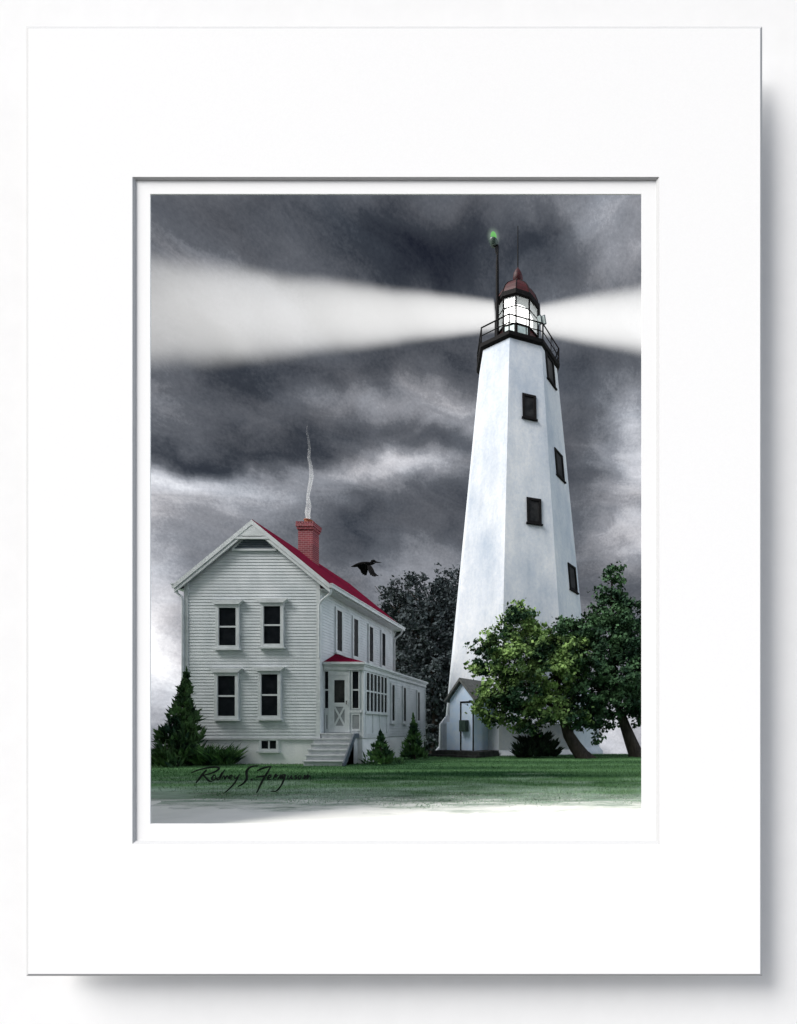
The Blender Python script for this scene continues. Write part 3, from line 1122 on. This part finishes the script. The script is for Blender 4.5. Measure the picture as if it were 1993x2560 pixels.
    # entrance with door
    mid = PH - R(22.5)
    n = Vector((math.sin(mid), -math.cos(mid), 0))
    t = Vector((math.cos(mid), math.sin(mid), 0))
    o = Vector((LX, LY, 0)) + n * 7.1 + t * .55
    E = Matrix((t, -n, Vector((0, 0, 1)))).transposed().to_4x4()
    E.translation = o
    hw, we, wa, dep = .98, 3.55, 4.62, 3.2
    h = MB()
    h.prism([E @ Vector(p) for p in ((-hw, 0, .38), (hw, 0, .38), (hw, 0, we), (0, 0, wa), (-hw, 0, we))], -n * dep)
    h.box(-hw - .28, -hw, .03, 1.3, .38, 2.15, E)
    ent = h.build('entrance_porch', M['hut'], light)
    rf = MB()
    k = (wa - we) / hw
    ov = .22
    for s in (-1, 1):
        e_ = s * (hw + ov)
        ze = we - k * ov
        rf.prism([E @ Vector(p) for p in ((0, -.25, wa + .06), (e_, -.25, ze + .06), (e_, -.25, ze + .22), (0, -.25, wa + .26))], -n * (dep + .1))
    rf.build('entrance_roof', M['hut_roof'], ent)
    f = MB()
    f.box(-.12, -.02, -.045, .0, .38, 3.42, E)
    f.box(.86, .94, -.045, .0, .38, 3.42, E)
    f.box(-.02, .86, -.043, .0, 3.32, 3.42, E)
    f.build('door_frame', M['black'], ent)
    MB().box(-.018, .858, -.02, .0, .385, 3.31, E).build('entrance_door', M['hut'], ent)
    MB().box(.05, .56, -.34, -.022, 1.55, 2.25, E).build('meter_box', M['green_box'], ent, bevel=.02)
    s = MB()
    s.box(-1.75, 1.95, -.75, 1.2, -.5, .37, E)
    s.box(-2.15, 2.0, -1.05, 1.3, -.5, .14, E)
    s.build('entrance_steps', M['stone'], light)


build_lighthouse()

# ------------------------------------------------------------------ beams of the lamp


def beam_mat(name, length, r0, r1, s0, s1, fade):
    """light scattered along the beam: brightest on the axis, thinning out away from the lamp"""
    m = bpy.data.materials.new(name)
    m.use_nodes = True
    n, l = m.node_tree.nodes, m.node_tree.links
    n.clear()
    out = n.new('ShaderNodeOutputMaterial')
    tc = n.new('ShaderNodeTexCoord')
    sp = n.new('ShaderNodeSeparateXYZ')
    l.new(tc.outputs['Object'], sp.inputs[0])

    def mt(op, a, b=None, c=None):
        q = n.new('ShaderNodeMath')
        q.operation = op
        for i, v in enumerate((a, b, c)):
            if v is None:
                continue
            if isinstance(v, (int, float)):
                q.inputs[i].default_value = v
            else:
                l.new(v, q.inputs[i])
        return q.outputs[0]
    x = sp.outputs['X']
    rad = mt('MULTIPLY_ADD', x, (r1 - r0) / length, r0)
    rr = mt('SQRT', mt('ADD', mt('MULTIPLY', sp.outputs['Y'], sp.outputs['Y']), mt('MULTIPLY', sp.outputs['Z'], sp.outputs['Z'])))
    wob = n.new('ShaderNodeTexNoise')
    wob.inputs['Scale'].default_value = .22
    wob.inputs['Detail'].default_value = 3
    l.new(tc.outputs['Object'], wob.inputs['Vector'])
    grow = mt('MULTIPLY_ADD', x, .75 / length, .10)
    q = mt('MULTIPLY_ADD', mt('SUBTRACT', wob.outputs['Fac'], .42), grow, mt('DIVIDE', rr, rad))
    mr = n.new('ShaderNodeMapRange')
    mr.interpolation_type = 'SMOOTHSTEP'
    mr.inputs['From Min'].default_value = 1.0
    mr.inputs['From Max'].default_value = .55
    l.new(q, mr.inputs['Value'])
    along = n.new('ShaderNodeMapRange')
    along.inputs['From Min'].default_value = 0
    along.inputs['From Max'].default_value = fade
    along.inputs['To Min'].default_value = s0
    along.inputs['To Max'].default_value = s1
    l.new(x, along.inputs['Value'])
    st = mt('DIVIDE', mt('MULTIPLY', mr.outputs[0], along.outputs[0]), rad)
    em = n.new('ShaderNodeEmission')
    em.inputs[0].default_value = (1, .995, .985, 1)
    l.new(st, em.inputs[1])
    ab = n.new('ShaderNodeVolumeAbsorption')
    ab.inputs['Color'].default_value = (.0, .0, .0, 1)
    l.new(mt('DIVIDE', mt('MULTIPLY', mr.outputs[0], .55), rad), ab.inputs['Density'])
    ad = n.new('ShaderNodeAddShader')
    l.new(em.outputs[0], ad.inputs[0])
    l.new(ab.outputs[0], ad.inputs[1])
    l.new(ad.outputs[0], out.inputs['Volume'])
    return m


def beam(length, r0, r1, rot, z, label, m):
    mb = MB()
    n = 28
    vs, fs = [], []
    for x, r in ((0, r0), (length, r1)):
        for k in range(n):
            q = 2 * math.pi * k / n
            vs.append((x, r * math.cos(q), r * math.sin(q)))
    fs = [(k, (k + 1) % n, n + (k + 1) % n, n + k) for k in range(n)] + [tuple(range(n - 1, -1, -1)), tuple(range(n, 2 * n))]
    mb.add(vs, fs)
    o = mb.build('light_beam', m)
    o.location = (LX, LY, z)
    o.rotation_euler = (0, 0, rot)
    off = Vector((math.cos(rot), math.sin(rot), 0)) * 1.75
    o.location = Vector((LX, LY, z)) + off
    return tag(o, label, 'light beam')


beam(50, 1.1, 6.9, R(180), 33.4, 'long pale light beam spreading left across the stormy sky from the lantern', beam_mat('beam_left', 50, 1.1, 6.9, .56, .23, 31))
beam(40, 1.1, 8.3, 0, 33.1, 'short bright light beam spreading right from the lantern to the print edge', beam_mat('beam_right', 40, 1.1, 8.3, .54, .62, 14))

# ------------------------------------------------------------------ smoke from the chimney


def smoke():
    m = bpy.data.materials.new('smoke')
    m.use_nodes = True
    n, l = m.node_tree.nodes, m.node_tree.links
    n.clear()
    out = n.new('ShaderNodeOutputMaterial')
    df = n.new('ShaderNodeBsdfDiffuse')
    df.inputs[0].default_value = (.95, .95, .95, 1)
    tl = n.new('ShaderNodeBsdfTranslucent')
    tl.inputs[0].default_value = (.95, .95, .95, 1)
    hf = n.new('ShaderNodeMixShader')
    hf.inputs[0].default_value = .4
    l.new(df.outputs[0], hf.inputs[1])
    l.new(tl.outputs[0], hf.inputs[2])
    tr = n.new('ShaderNodeBsdfTransparent')
    tc = n.new('ShaderNodeTexCoord')
    sp = n.new('ShaderNodeSeparateXYZ')
    l.new(tc.outputs['Object'], sp.inputs[0])
    mr = n.new('ShaderNodeMapRange')
    mr.inputs['From Min'].default_value = 0
    mr.inputs['From Max'].default_value = 5.4
    mr.inputs['To Min'].default_value = 1.0
    mr.inputs['To Max'].default_value = .06
    l.new(sp.outputs['Z'], mr.inputs['Value'])
    ns = n.new('ShaderNodeTexNoise')
    ns.inputs['Scale'].default_value = 1.5
    ns.inputs['Detail'].default_value = 1
    l.new(tc.outputs['Object'], ns.inputs['Vector'])
    ml = n.new('ShaderNodeMath')
    ml.operation = 'MULTIPLY'
    l.new(mr.outputs[0], ml.inputs[0])
    l.new(ns.outputs['Fac'], ml.inputs[1])
    # thin at the rim of the column, where there is less smoke to look through
    lw = n.new('ShaderNodeLayerWeight')
    lw.inputs['Blend'].default_value = .5
    inv = n.new('ShaderNodeMath')
    inv.operation = 'SUBTRACT'
    inv.inputs[0].default_value = 1
    l.new(lw.outputs['Facing'], inv.inputs[1])
    ml2 = n.new('ShaderNodeMath')
    ml2.operation = 'MULTIPLY'
    l.new(ml.outputs[0], ml2.inputs[0])
    l.new(inv.outputs[0], ml2.inputs[1])
    mx = n.new('ShaderNodeMixShader')
    l.new(ml2.outputs[0], mx.inputs[0])
    l.new(tr.outputs[0], mx.inputs[1])
    l.new(hf.outputs[0], mx.inputs[2])
    l.new(mx.outputs[0], out.inputs['Surface'])
    base = Vector((AX + .39, 25.8, 13.5))
    px = [(770, 1300), (769, 1282), (772, 1262), (770, 1240), (775, 1215), (779, 1190), (777, 1165), (772, 1145), (774, 1120), (771, 1095), (767, 1078), (769, 1062)]
    pts = [at(a, b, 25.8) - base for a, b in px]
    pts[0] = Vector((0, 0, 0))
    rad = [.10, .15, .14, .08, .10, .12, .10, .08, .07, .06, .05, .02]
    mb = MB()
    for f in (1.0,):
        mb.tube([p + Vector((.03 * (1 - f), 0, .01)) for p in pts], [r_ * f for r_ in rad], 12, caps=False)
    o = mb.build('smoke', m)
    o.location = base
    tag(o, 'thin white curl of smoke rising from the brick chimney', 'smoke')


smoke()

# ------------------------------------------------------------------ plants


def leaves(name, blobs, n, size, m, parent, seed, up=.3, clump=.32, per=26, aspect=1.6, hollow=.55):
    """leaf-sized faces gathered in small clumps through the ellipsoids' outer volume"""
    g = np.random.default_rng(seed)
    vol = np.array([b[3] * b[4] * b[5] for b in blobs]) ** .75
    vol = vol / vol.sum()
    out = []
    for b, f in zip(blobs, vol):
        k = max(3, int(n * f / per))
        d = g.normal(size=(k, 3))
        d /= np.linalg.norm(d, axis=1)[:, None]
        rad = hollow + (1.04 - hollow) * g.random(k) ** .6
        cc = np.array(b[:3]) + d * rad[:, None] * np.array(b[3:6])
        cs = clump * g.uniform(.55, 1.25, k)
        p = np.repeat(cc, per, 0) + g.normal(size=(k * per, 3)) * np.repeat(cs, per)[:, None] * np.array([.55, .55, .38])
        dd = np.repeat(d, per, 0)
        out.append(np.concatenate([p, dd], 1))
    q = np.concatenate(out)
    p, d = q[:, :3], q[:, 3:]
    k = len(p)
    nrm = d * .6 + g.normal(size=(k, 3)) * .7 + np.array([0, 0, up])
    nrm /= np.linalg.norm(nrm, axis=1)[:, None]
    a = np.cross(nrm, g.normal(size=(k, 3)))
    a /= np.linalg.norm(a, axis=1)[:, None]
    b_ = np.cross(nrm, a)
    s = size * g.uniform(.6, 1.35, k)[:, None]
    co = np.stack([p - a * s * aspect * .5, p - b_ * s * .5, p + a * s * aspect * .5, p + b_ * s * .5], 1)
    return raw(name, co, 4, m, parent)


def blob(px, py, Y, rx, rz, ry):
    p = at(px, py, Y)
    k = Y / FPX
    return (p.x, p.y, p.z, rx * k, ry, rz * k)


def limb(mb, pts, r0, r1, n=8):
    """tapered wavy limb"""
    P = [Vector(p) for p in pts]
    fine = []
    for i in range(len(P) - 1):
        for j in range(4):
            fine.append(P[i].lerp(P[i + 1], j / 4))
    fine.append(P[-1])
    m = len(fine) - 1
    mb.tube(fine, [r0 + (r1 - r0) * (i / m) ** .8 for i in range(m + 1)], n)


def tree_olive():
    Y = 26.3
    base = at(1466, 1893, Y)
    base.z = 0
    t = empty('leaning_tree', base, 'leaning tree with wide light green crown in front of the lighthouse entrance', 'tree')
    mb = MB()
    limb(mb, [base + Vector((.05, 0, -.2)), at(1440, 1868, Y), at(1422, 1838, Y), at(1411, 1800, Y), at(1400, 1755, Y)], .46, .24, 10)
    limb(mb, [at(1468, 1893, Y) + Vector((0, 0, .1)), base + Vector((.75, -.05, -.12))], .26, .06)
    limb(mb, [base + Vector((-.1, 0, .15)), base + Vector((-.7, -.1, -.12))], .22, .05)
    for a, b, c, yy in ((1350, 1740, 1290, -.9), (1395, 1690, 1375, .3), (1440, 1720, 1470, .8), (1330, 1785, 1240, -.5), (1385, 1640, 1320, .9)):
        limb(mb, [at(1408, 1790, Y), at(a, b, Y + yy * .6), at(c, b - 45, Y + yy * 1.3)], .17, .04, 6)
    mb.build('trunk', M['bark'], t)
    m = leaf_mat('leaf_mid_green', (.016, .048, .022), (.23, .36, .11), scale=.7, lo=.43, hi=.60)
    bl = [blob(1300, 1560, Y + .2, 48, 40, 1.3), blob(1262, 1610, Y, 55, 42, 1.4), blob(1230, 1665, Y - .3, 48, 30, 1.2), blob(1300, 1655, Y, 70, 50, 1.9),
          blob(1360, 1610, Y + .3, 48, 46, 1.6), blob(1380, 1680, Y + .3, 62, 60, 1.9), blob(1245, 1730, Y - .4, 52, 32, 1.2), blob(1310, 1735, Y - .2, 66, 46, 1.7),
          blob(1220, 1768, Y - .3, 40, 20, .9), blob(1290, 1780, Y - .2, 50, 26, 1.2), blob(1375, 1770, Y + .1, 58, 36, 1.5), blob(1430, 1650, Y + .5, 50, 60, 1.5),
          blob(1325, 1815, Y - .3, 48, 14, .7), blob(1290, 1822, Y - .5, 22, 9, .4), blob(1300, 1535, Y + .2, 22, 26, .7), blob(1200, 1618, Y, 26, 14, .6), blob(1195, 1672, Y - .3, 24, 16, .5), blob(1430, 1790, Y, 40, 30, 1.1), blob(1240, 1800, Y - .4, 28, 18, .6)]
    leaves('crown', bl, 24000, .15, m, t, 11, up=.5, clump=.34)


def tree_dark():
    Y = 27.6
    base = at(1592, 1893, Y)
    base.z = 0
    t = empty('tall_tree', base, 'taller dark green tree with pointed top and leaning trunk at the right edge', 'tree')
    mb = MB()
    limb(mb, [base + Vector((.1, 0, -.2)), at(1578, 1855, Y), at(1563, 1815, Y), at(1548, 1770, Y), at(1535, 1690, Y), at(1532, 1560, Y), at(1530, 1450, Y)], .50, .06, 10)
    limb(mb, [base + Vector((.1, 0, .2)), base + Vector((.8, -.1, -.12))], .26, .06)
    limb(mb, [base + Vector((-.1, 0, .2)), base + Vector((-.6, .1, -.12))], .24, .06)
    for a, b, c, yy in ((1490, 1720, 1430, -.8), (1580, 1700, 1640, .3), (1500, 1640, 1450, .8), (1570, 1620, 1610, -.5), (1515, 1560, 1480, .4)):
        limb(mb, [at(1543, b + 40, Y), at(a, b, Y + yy * .6), at(c, b - 40, Y + yy * 1.3)], .15, .03, 6)
    mb.build('trunk', M['bark'], t)
    m = leaf_mat('leaf_dark_green', (.012, .036, .020), (.09, .18, .08), scale=.9, lo=.40, hi=.68)
    bl = [blob(1535, 1430, Y, 20, 26, .6), blob(1532, 1475, Y, 36, 34, 1.0), blob(1520, 1530, Y, 52, 40, 1.4), blob(1565, 1540, Y, 48, 44, 1.4), blob(1510, 1600, Y, 66, 46, 1.8),
          blob(1580, 1610, Y, 60, 50, 1.7), blob(1480, 1670, Y, 66, 50, 1.9), blob(1560, 1690, Y, 76, 56, 2.1), blob(1620, 1670, Y + .3, 50, 70, 1.8), blob(1470, 1740, Y - .2, 60, 40, 1.7),
          blob(1540, 1760, Y, 70, 40, 1.8), blob(1610, 1760, Y, 46, 34, 1.5), blob(1500, 1800, Y - .2, 40, 24, 1.0), blob(1590, 1790, Y - .3, 24, 30, .7), blob(1465, 1800, Y, 30, 36, .9), blob(1525, 1805, Y, 16, 22, .6), blob(1430, 1600, Y + .4, 46, 50, 1.5), blob(1470, 1580, Y + .3, 40, 40, 1.3), blob(1420, 1560, Y + .5, 28, 22, 1.0), blob(1490, 1845, Y - .2, 14, 22, .4)]
    leaves('crown', bl, 26000, .155, m, t, 12, up=.4, clump=.34)


def tree_back():
    m = leaf_mat('leaf_night_green', (.045, .058, .062), (.062, .077, .082), scale=.5, lo=.4, hi=.7)
    spec = [(1085, 45.0, 1432, 92, 'darkest tall tree close against the left side of the lighthouse', 21),
            (1000, 47.5, 1475, 78, 'dark bushy tree rising behind the far end of the house roof', 22),
            (1145, 49.5, 1440, 60, 'dark tree half hidden behind the lower tower wall', 23)]
    for px, Y, top, hw, lab, seed in spec:
        g = np.random.default_rng(seed)
        b = at(px, 1890, Y)
        gz = ground_z(0, Y)
        b.z = gz
        t = empty('background_tree', b, lab, 'tree', 'dark trees behind the house')
        mb = MB()
        limb(mb, [b + Vector((0, 0, -.3)), at(px + 4, 1800, Y), at(px - 5, 1650, Y), at(px, top + 30, Y)], .5, .08)
        for k in range(6):
            yy = 1760 - k * 45
            s = -1 if k % 2 else 1
            limb(mb, [at(px, yy, Y), at(px + s * hw * .4, yy - 30, Y + g.normal() * .5), at(px + s * hw * .8, yy - 70, Y + g.normal())], .16, .03, 6)
        mb.build('trunk', M['bark'], t)
        bl = []
        y = top + 22
        while y < 1880:
            f = min(1, .38 + (y - top) / 150)
            for s in (-.62, 0, .62):
                bl.append(blob(px + s * hw * f + g.normal() * 7, y + g.normal() * 12 + abs(s) * 34, Y + g.normal() * .6, hw * .50 * f, 40, 1.9 * f))
            y += 46
        for k in range(9):
            bl.append(blob(px + g.uniform(-hw, hw) * .7, top + abs(g.normal()) * 26 + 8, Y, 7, 20, .4))
        leaves('crown', bl, 22000, .22, m, t, seed, up=.3, clump=.6, hollow=.3)


def fronds(name, base_pts, n, m, parent, seed, length, width, lean=.5, curve=.25):
    """pointed sprays growing up and outwards from points (x, y, z, spread, height)"""
    g = np.random.default_rng(seed)
    quads = []
    for bx, by, bz, spread, hh, k in base_pts:
        for _ in range(k):
            a = g.uniform(0, 2 * np.pi)
            rr = spread * g.random() ** .5
            p0 = np.array([bx + rr * np.cos(a), by + rr * np.sin(a), bz + g.uniform(-.1, .1) * hh])
            L = length * g.uniform(.5, 1.25)
            d = np.array([np.cos(a) * lean * g.uniform(.3, 1.4), np.sin(a) * lean * g.uniform(.3, 1.4), 1.0])
            d /= np.linalg.norm(d)
            side = np.cross(d, g.normal(size=3))
            side /= np.linalg.norm(side)
            w = width * g.uniform(.6, 1.4)
            p1 = p0 + d * L * .45 + side * 0
            p2 = p0 + d * L + np.array([np.cos(a), np.sin(a), -.4]) * L * curve * g.uniform(0, 1)
            quads.append([p0, p1 - side * w, p2, p1 + side * w])
    return raw(name, np.array(quads), 4, m, parent)


def conifer(px, py_base, py_top, Y, hw, label, seed, m, flip=0.0, n=1500, name='conifer', cat='shrub', L=.55, W=.07):
    b = at(px, py_base, Y)
    b.z = ground_z(b.x, Y)
    top = at(px + flip, py_top, Y)
    H = top.z - b.z
    k = Y / FPX
    t = empty(name, b, label, cat)
    mb = MB()
    limb(mb, [b + Vector((0, 0, -.15)), b.lerp(top, .5), b.lerp(top, .9)], .05 + H * .014, .02, 6)
    mb.build('stem', M['bark'], t)
    g = np.random.default_rng(seed)
    pts = []
    for _ in range(n // 12):
        u = g.random() ** 1.12
        f = ((1 - u) ** 1.15 * .82 + .02) * (1 + .22 * math.sin(u * 26 + seed))
        a = g.uniform(0, 2 * np.pi)
        rr = hw * k * f * g.uniform(.25, 1.0)
        c = b.lerp(top, u * .93)
        pts.append((c.x + rr * np.cos(a), c.y + rr * np.sin(a), c.z + .02, hw * k * .10 * (1.15 - u), .3, 12))
    # sprays lean away from the stem
    quads = []
    for x, y, z, s, h, kk in pts:
        out = np.array([x - (b.x + (top.x - b.x) * (z - b.z) / H), y - b.y, 0])
        ln = np.linalg.norm(out) + 1e-6
        out = out / ln
        for _ in range(kk):
            p0 = np.array([x, y, z]) + g.normal(size=3) * s * .6
            d = out * g.uniform(.1, .9) * (1 - .7 * (z - b.z) / H) + np.array([0, 0, 1.0]) * g.uniform(.45, 1.1) + g.normal(size=3) * .28
            d /= np.linalg.norm(d)
            ll = L * g.uniform(.45, 1.2) * (1 - .8 * max(0, (z - b.z) / H))
            sd = np.cross(d, g.normal(size=3))
            sd /= np.linalg.norm(sd)
            w = W * g.uniform(.6, 1.3)
            p2 = p0 + d * ll
            quads.append([p0, p0 + d * ll * .4 - sd * w, p2, p0 + d * ll * .4 + sd * w])
    for _ in range(46):
        p0 = np.array(b.lerp(top, g.uniform(.80, .97))) + g.normal(size=3) * .015
        d = np.array([g.normal() * .16, g.normal() * .16, 1.0])
        ll = L * g.uniform(.25, .5)
        sd = np.cross(d, g.normal(size=3))
        sd /= np.linalg.norm(sd)
        quads.append([p0, p0 + d * ll * .4 - sd * W * .5, p0 + d * ll, p0 + d * ll * .4 + sd * W * .5])
    raw('foliage', np.array(quads), 4, m, t)
    return t


tree_olive()
tree_dark()
tree_back()
mg1 = leaf_mat('conifer_green', (.012, .034, .020), (.09, .17, .055), scale=1.4)
mg2 = leaf_mat('shrub_green', (.014, .045, .024), (.12, .24, .07), scale=2.0)
mg3 = leaf_mat('dark_shrub_green', (.010, .014, .012), (.035, .060, .035), scale=2.0)
conifer(448, 1910, 1668, 20.9, 62, 'tall pointed dark evergreen at the left corner of the house', 31, mg1, flip=20, n=3600, name='conifer', cat='evergreen tree', L=.62, W=.065)
conifer(952, 1911, 1826, 21.9, 44, 'small spiky shrub beside the porch foundation, nearer the steps', 32, mg2, n=1300, name='upright_shrub', L=.42, W=.05)
conifer(1037, 1897, 1784, 25.5, 36, 'taller narrow shrub by the far end of the porch wing', 33, mg2, flip=-4, n=1500, name='upright_shrub', L=.5, W=.06)


def low_shrub():
    b = at(535, 1910, 21.3)
    b.z = 0
    t = empty('spreading_shrub', b, 'low spreading shrub with spiky leaves between evergreen and basement window', 'shrub')
    pts = [(b.x + dx, b.y + dy, .02, .28, .3, 150) for dx, dy in ((-.8, .1), (-.45, -.1), (-.1, .05), (.25, -.05), (.55, .05))]
    fronds('foliage', pts, 0, mg2, t, 35, 1.05, .05, lean=.85, curve=.3)


low_shrub()


def dark_bush():
    b = at(1340, 1893, 26.9)
    b.z = 0
    t = empty('round_bush', b, 'dark round bush under the leaning tree beside its trunk', 'bush')
    pts = [(b.x + dx, b.y + dy, z, .40, .6, 190) for dx, dy, z in ((-.75, 0, .0), (-.3, -.2, .35), (.1, 0, .7), (.5, -.1, .5), (.85, .1, .1), (-.45, .1, .8), (0, -.3, .1), (.3, .1, 1.0), (-.7, 0, .4), (.75, 0, .55))]
    fronds('foliage', pts, 0, mg3, t, 36, .62, .07, lean=.7, curve=.3)


dark_bush()

# ------------------------------------------------------------------ bird


def pelican():
    Y = 20.0
    k = .0824

    def q(u, v, dy=0.0):
        return at(860 + u * k, 1360 + v * k, Y + dy)
    mb = MB()
    # body, neck, head and bill as one loft: (u, v) of the axis, half height in the same units, width factor
    sec = [(215, 685, 6, 2.2), (300, 675, 24, 2.0), (380, 650, 46, 1.3), (480, 630, 66, 1.1), (600, 610, 70, 1.1), (720, 600, 62, 1.1), (810, 590, 46, 1.0), (850, 560, 44, .9), (868, 525, 50, .85),
           (905, 512, 40, .85), (935, 525, 36, .8), (960, 545, 27, .7), (1020, 557, 19, .7), (1090, 564, 12, .8), (1140, 567, 4, .8)]
    rows = []
    N = 10
    s = k * Y / FPX
    for i, (u, v, h, wf) in enumerate(sec):
        a, b = sec[max(i - 1, 0)], sec[min(i + 1, len(sec) - 1)]
        t = Vector((b[0] - a[0], 0, -(b[1] - a[1]))).normalized()
        nrm = Vector((-t.z, 0, t.x))
        c = q(u, v)
        rows.append([c + nrm * (h * s * math.cos(2 * math.pi * j / N)) + Vector((0, 1, 0)) * (h * s * wf * math.sin(2 * math.pi * j / N)) for j in range(N)])
    vs = [p for r_ in rows for p in r_]
    fs = [(i * N + j, i * N + (j + 1) % N, (i + 1) * N + (j + 1) % N, (i + 1) * N + j) for i in range(len(rows) - 1) for j in range(N)]
    fs += [tuple(range(N)), tuple(range(len(vs) - 1, len(vs) - 1 - N, -1))]
    mb.add(vs, fs, True)
    # throat
    mb.tube([q(790, 610), q(850, 605), q(910, 590), q(960, 565)], [38 * s, 34 * s, 22 * s, 8 * s], 8)
    # near wing (towards us) and far wing, each with parted flight feathers
    for outl, d0, d1 in (([(700, 640), (820, 650), (880, 740), (930, 860), (1000, 925), (1060, 965), (1000, 965), (960, 960), (965, 995), (930, 970), (905, 995), (880, 960), (850, 975), (830, 930), (800, 945), (780, 890), (750, 850), (730, 790)], -.10, -.42),
                         ([(400, 690), (560, 640), (720, 650), (720, 780), (700, 860), (680, 945), (650, 940), (625, 955), (600, 915), (565, 925), (545, 880), (520, 870), (500, 800), (450, 745)], .08, .40)):
        pts = []
        for u, v in outl:
            f = max(0, min(1, (v - 640) / 340))
            pts.append(q(u, v, d0 + (d1 - d0) * f))
        th = Vector((0, .035, 0))
        mb.prism(pts, th)
    o = mb.build('pelican', M['bird'])
    tag(o, 'dark long billed pelican flying right with wings lowered beside the house roof', 'bird')


pelican()

# ------------------------------------------------------------------ signature lettering on the lawn


def signature():
    Y = 12.2
    zz = .294

    def q(u, v):
        p = at(320 + u * zz, 1640 + v * zz, Y)
        return p
    strokes = [
        ([(538, 995), (590, 972), (660, 955), (730, 945), (768, 948), (772, 962), (740, 985), (690, 1003), (640, 1014)], 9),
        ([(640, 1014), (668, 1040), (690, 1062), (718, 1068)], 8), ([(668, 968), (640, 1000), (610, 1040), (578, 1080)], 9),
        ([(742, 1012), (722, 1022), (714, 1045), (728, 1056), (748, 1040), (742, 1014)], 7),
        ([(776, 1030), (758, 1042), (764, 1054), (785, 1038), (812, 985), (826, 965)], 6), ([(800, 988), (782, 1030), (784, 1052)], 6),
        ([(800, 1050), (812, 1022), (822, 1024), (824, 1048), (842, 1020), (852, 1024), (852, 1046)], 6),
        ([(864, 1038), (884, 1028), (884, 1014), (868, 1020), (864, 1044), (888, 1044)], 6),
        ([(906, 1016), (906, 1036), (922, 1038), (950, 1004)], 6), ([(950, 1004), (930, 1045), (900, 1090), (862, 1130), (818, 1168)], 7),
        ([(1110, 935), (1075, 936), (1040, 945), (1014, 970), (1008, 1000), (1012, 1030), (1000, 1062), (970, 1092), (935, 1110)], 10),
        ([(1048, 1050), (1060, 1052)], 10),
        ([(1100, 976), (1140, 958), (1180, 946), (1216, 940)], 9), ([(1216, 940), (1186, 990), (1150, 1050), (1120, 1110), (1095, 1165)], 9), ([(1092, 1030), (1140, 1024), (1185, 1018)], 8),
        ([(1188, 1044), (1212, 1030), (1214, 1012), (1196, 1022), (1192, 1050), (1220, 1048)], 7),
        ([(1236, 1046), (1252, 1012), (1262, 1008), (1258, 1030), (1280, 1012)], 7),
        ([(1272, 1052), (1296, 1018), (1304, 1014), (1296, 1044), (1318, 1020)], 7),
        ([(1338, 1006), (1312, 1014), (1306, 1034), (1322, 1036), (1338, 1008), (1322, 1064), (1292, 1118), (1258, 1150), (1214, 1150)], 8),
        ([(1364, 1014), (1358, 1040), (1374, 1044), (1392, 1016), (1390, 1044), (1408, 1036)], 6),
        ([(1436, 1014), (1420, 1022), (1434, 1034), (1428, 1046), (1412, 1044)], 6),
        ([(1462, 1016), (1448, 1030), (1454, 1046), (1470, 1038), (1470, 1020), (1460, 1016)], 6),
        ([(1488, 1048), (1502, 1014), (1508, 1020), (1502, 1046), (1528, 1010), (1532, 1018), (1524, 1048), (1548, 1016), (1552, 1050)], 6)]
    b = q(1040, 1180)
    b.z = 0
    t = empty('signature_lettering', b, 'dark handwritten signature lettering standing on the grass before the white house', 'lettering')
    mb = MB()
    s = zz * Y / FPX
    for pts, w in strokes:
        P = [q(*p) for p in pts]
        fine = []
        n = len(P)
        for i in range(n - 1):
            p0, p1, p2, p3 = P[max(i - 1, 0)], P[i], P[i + 1], P[min(i + 2, n - 1)]
            for j in range(4):
                x = j / 4
                fine.append(.5 * ((2 * p1) + (p2 - p0) * x + (2 * p0 - 5 * p1 + 4 * p2 - p3) * x * x + (3 * p1 - p0 - 3 * p2 + p3) * x ** 3))
        fine.append(P[-1])
        m = len(fine) - 1
        rad = [w * s * (.45 + .75 * math.sin(math.pi * min(1, (i + .8) / (m + 1))) ** .7) * .82 for i in range(m + 1)]
        mb.tube(fine, rad, 7)
        low = min(fine, key=lambda p: p.z)
        if low.z > .02:
            MB().tube([(low.x, low.y, -.05), (low.x, low.y, low.z)], .0016, 5).build('stake', M['ink'], t)
    mb.build('letters', M['ink'], t)


signature()
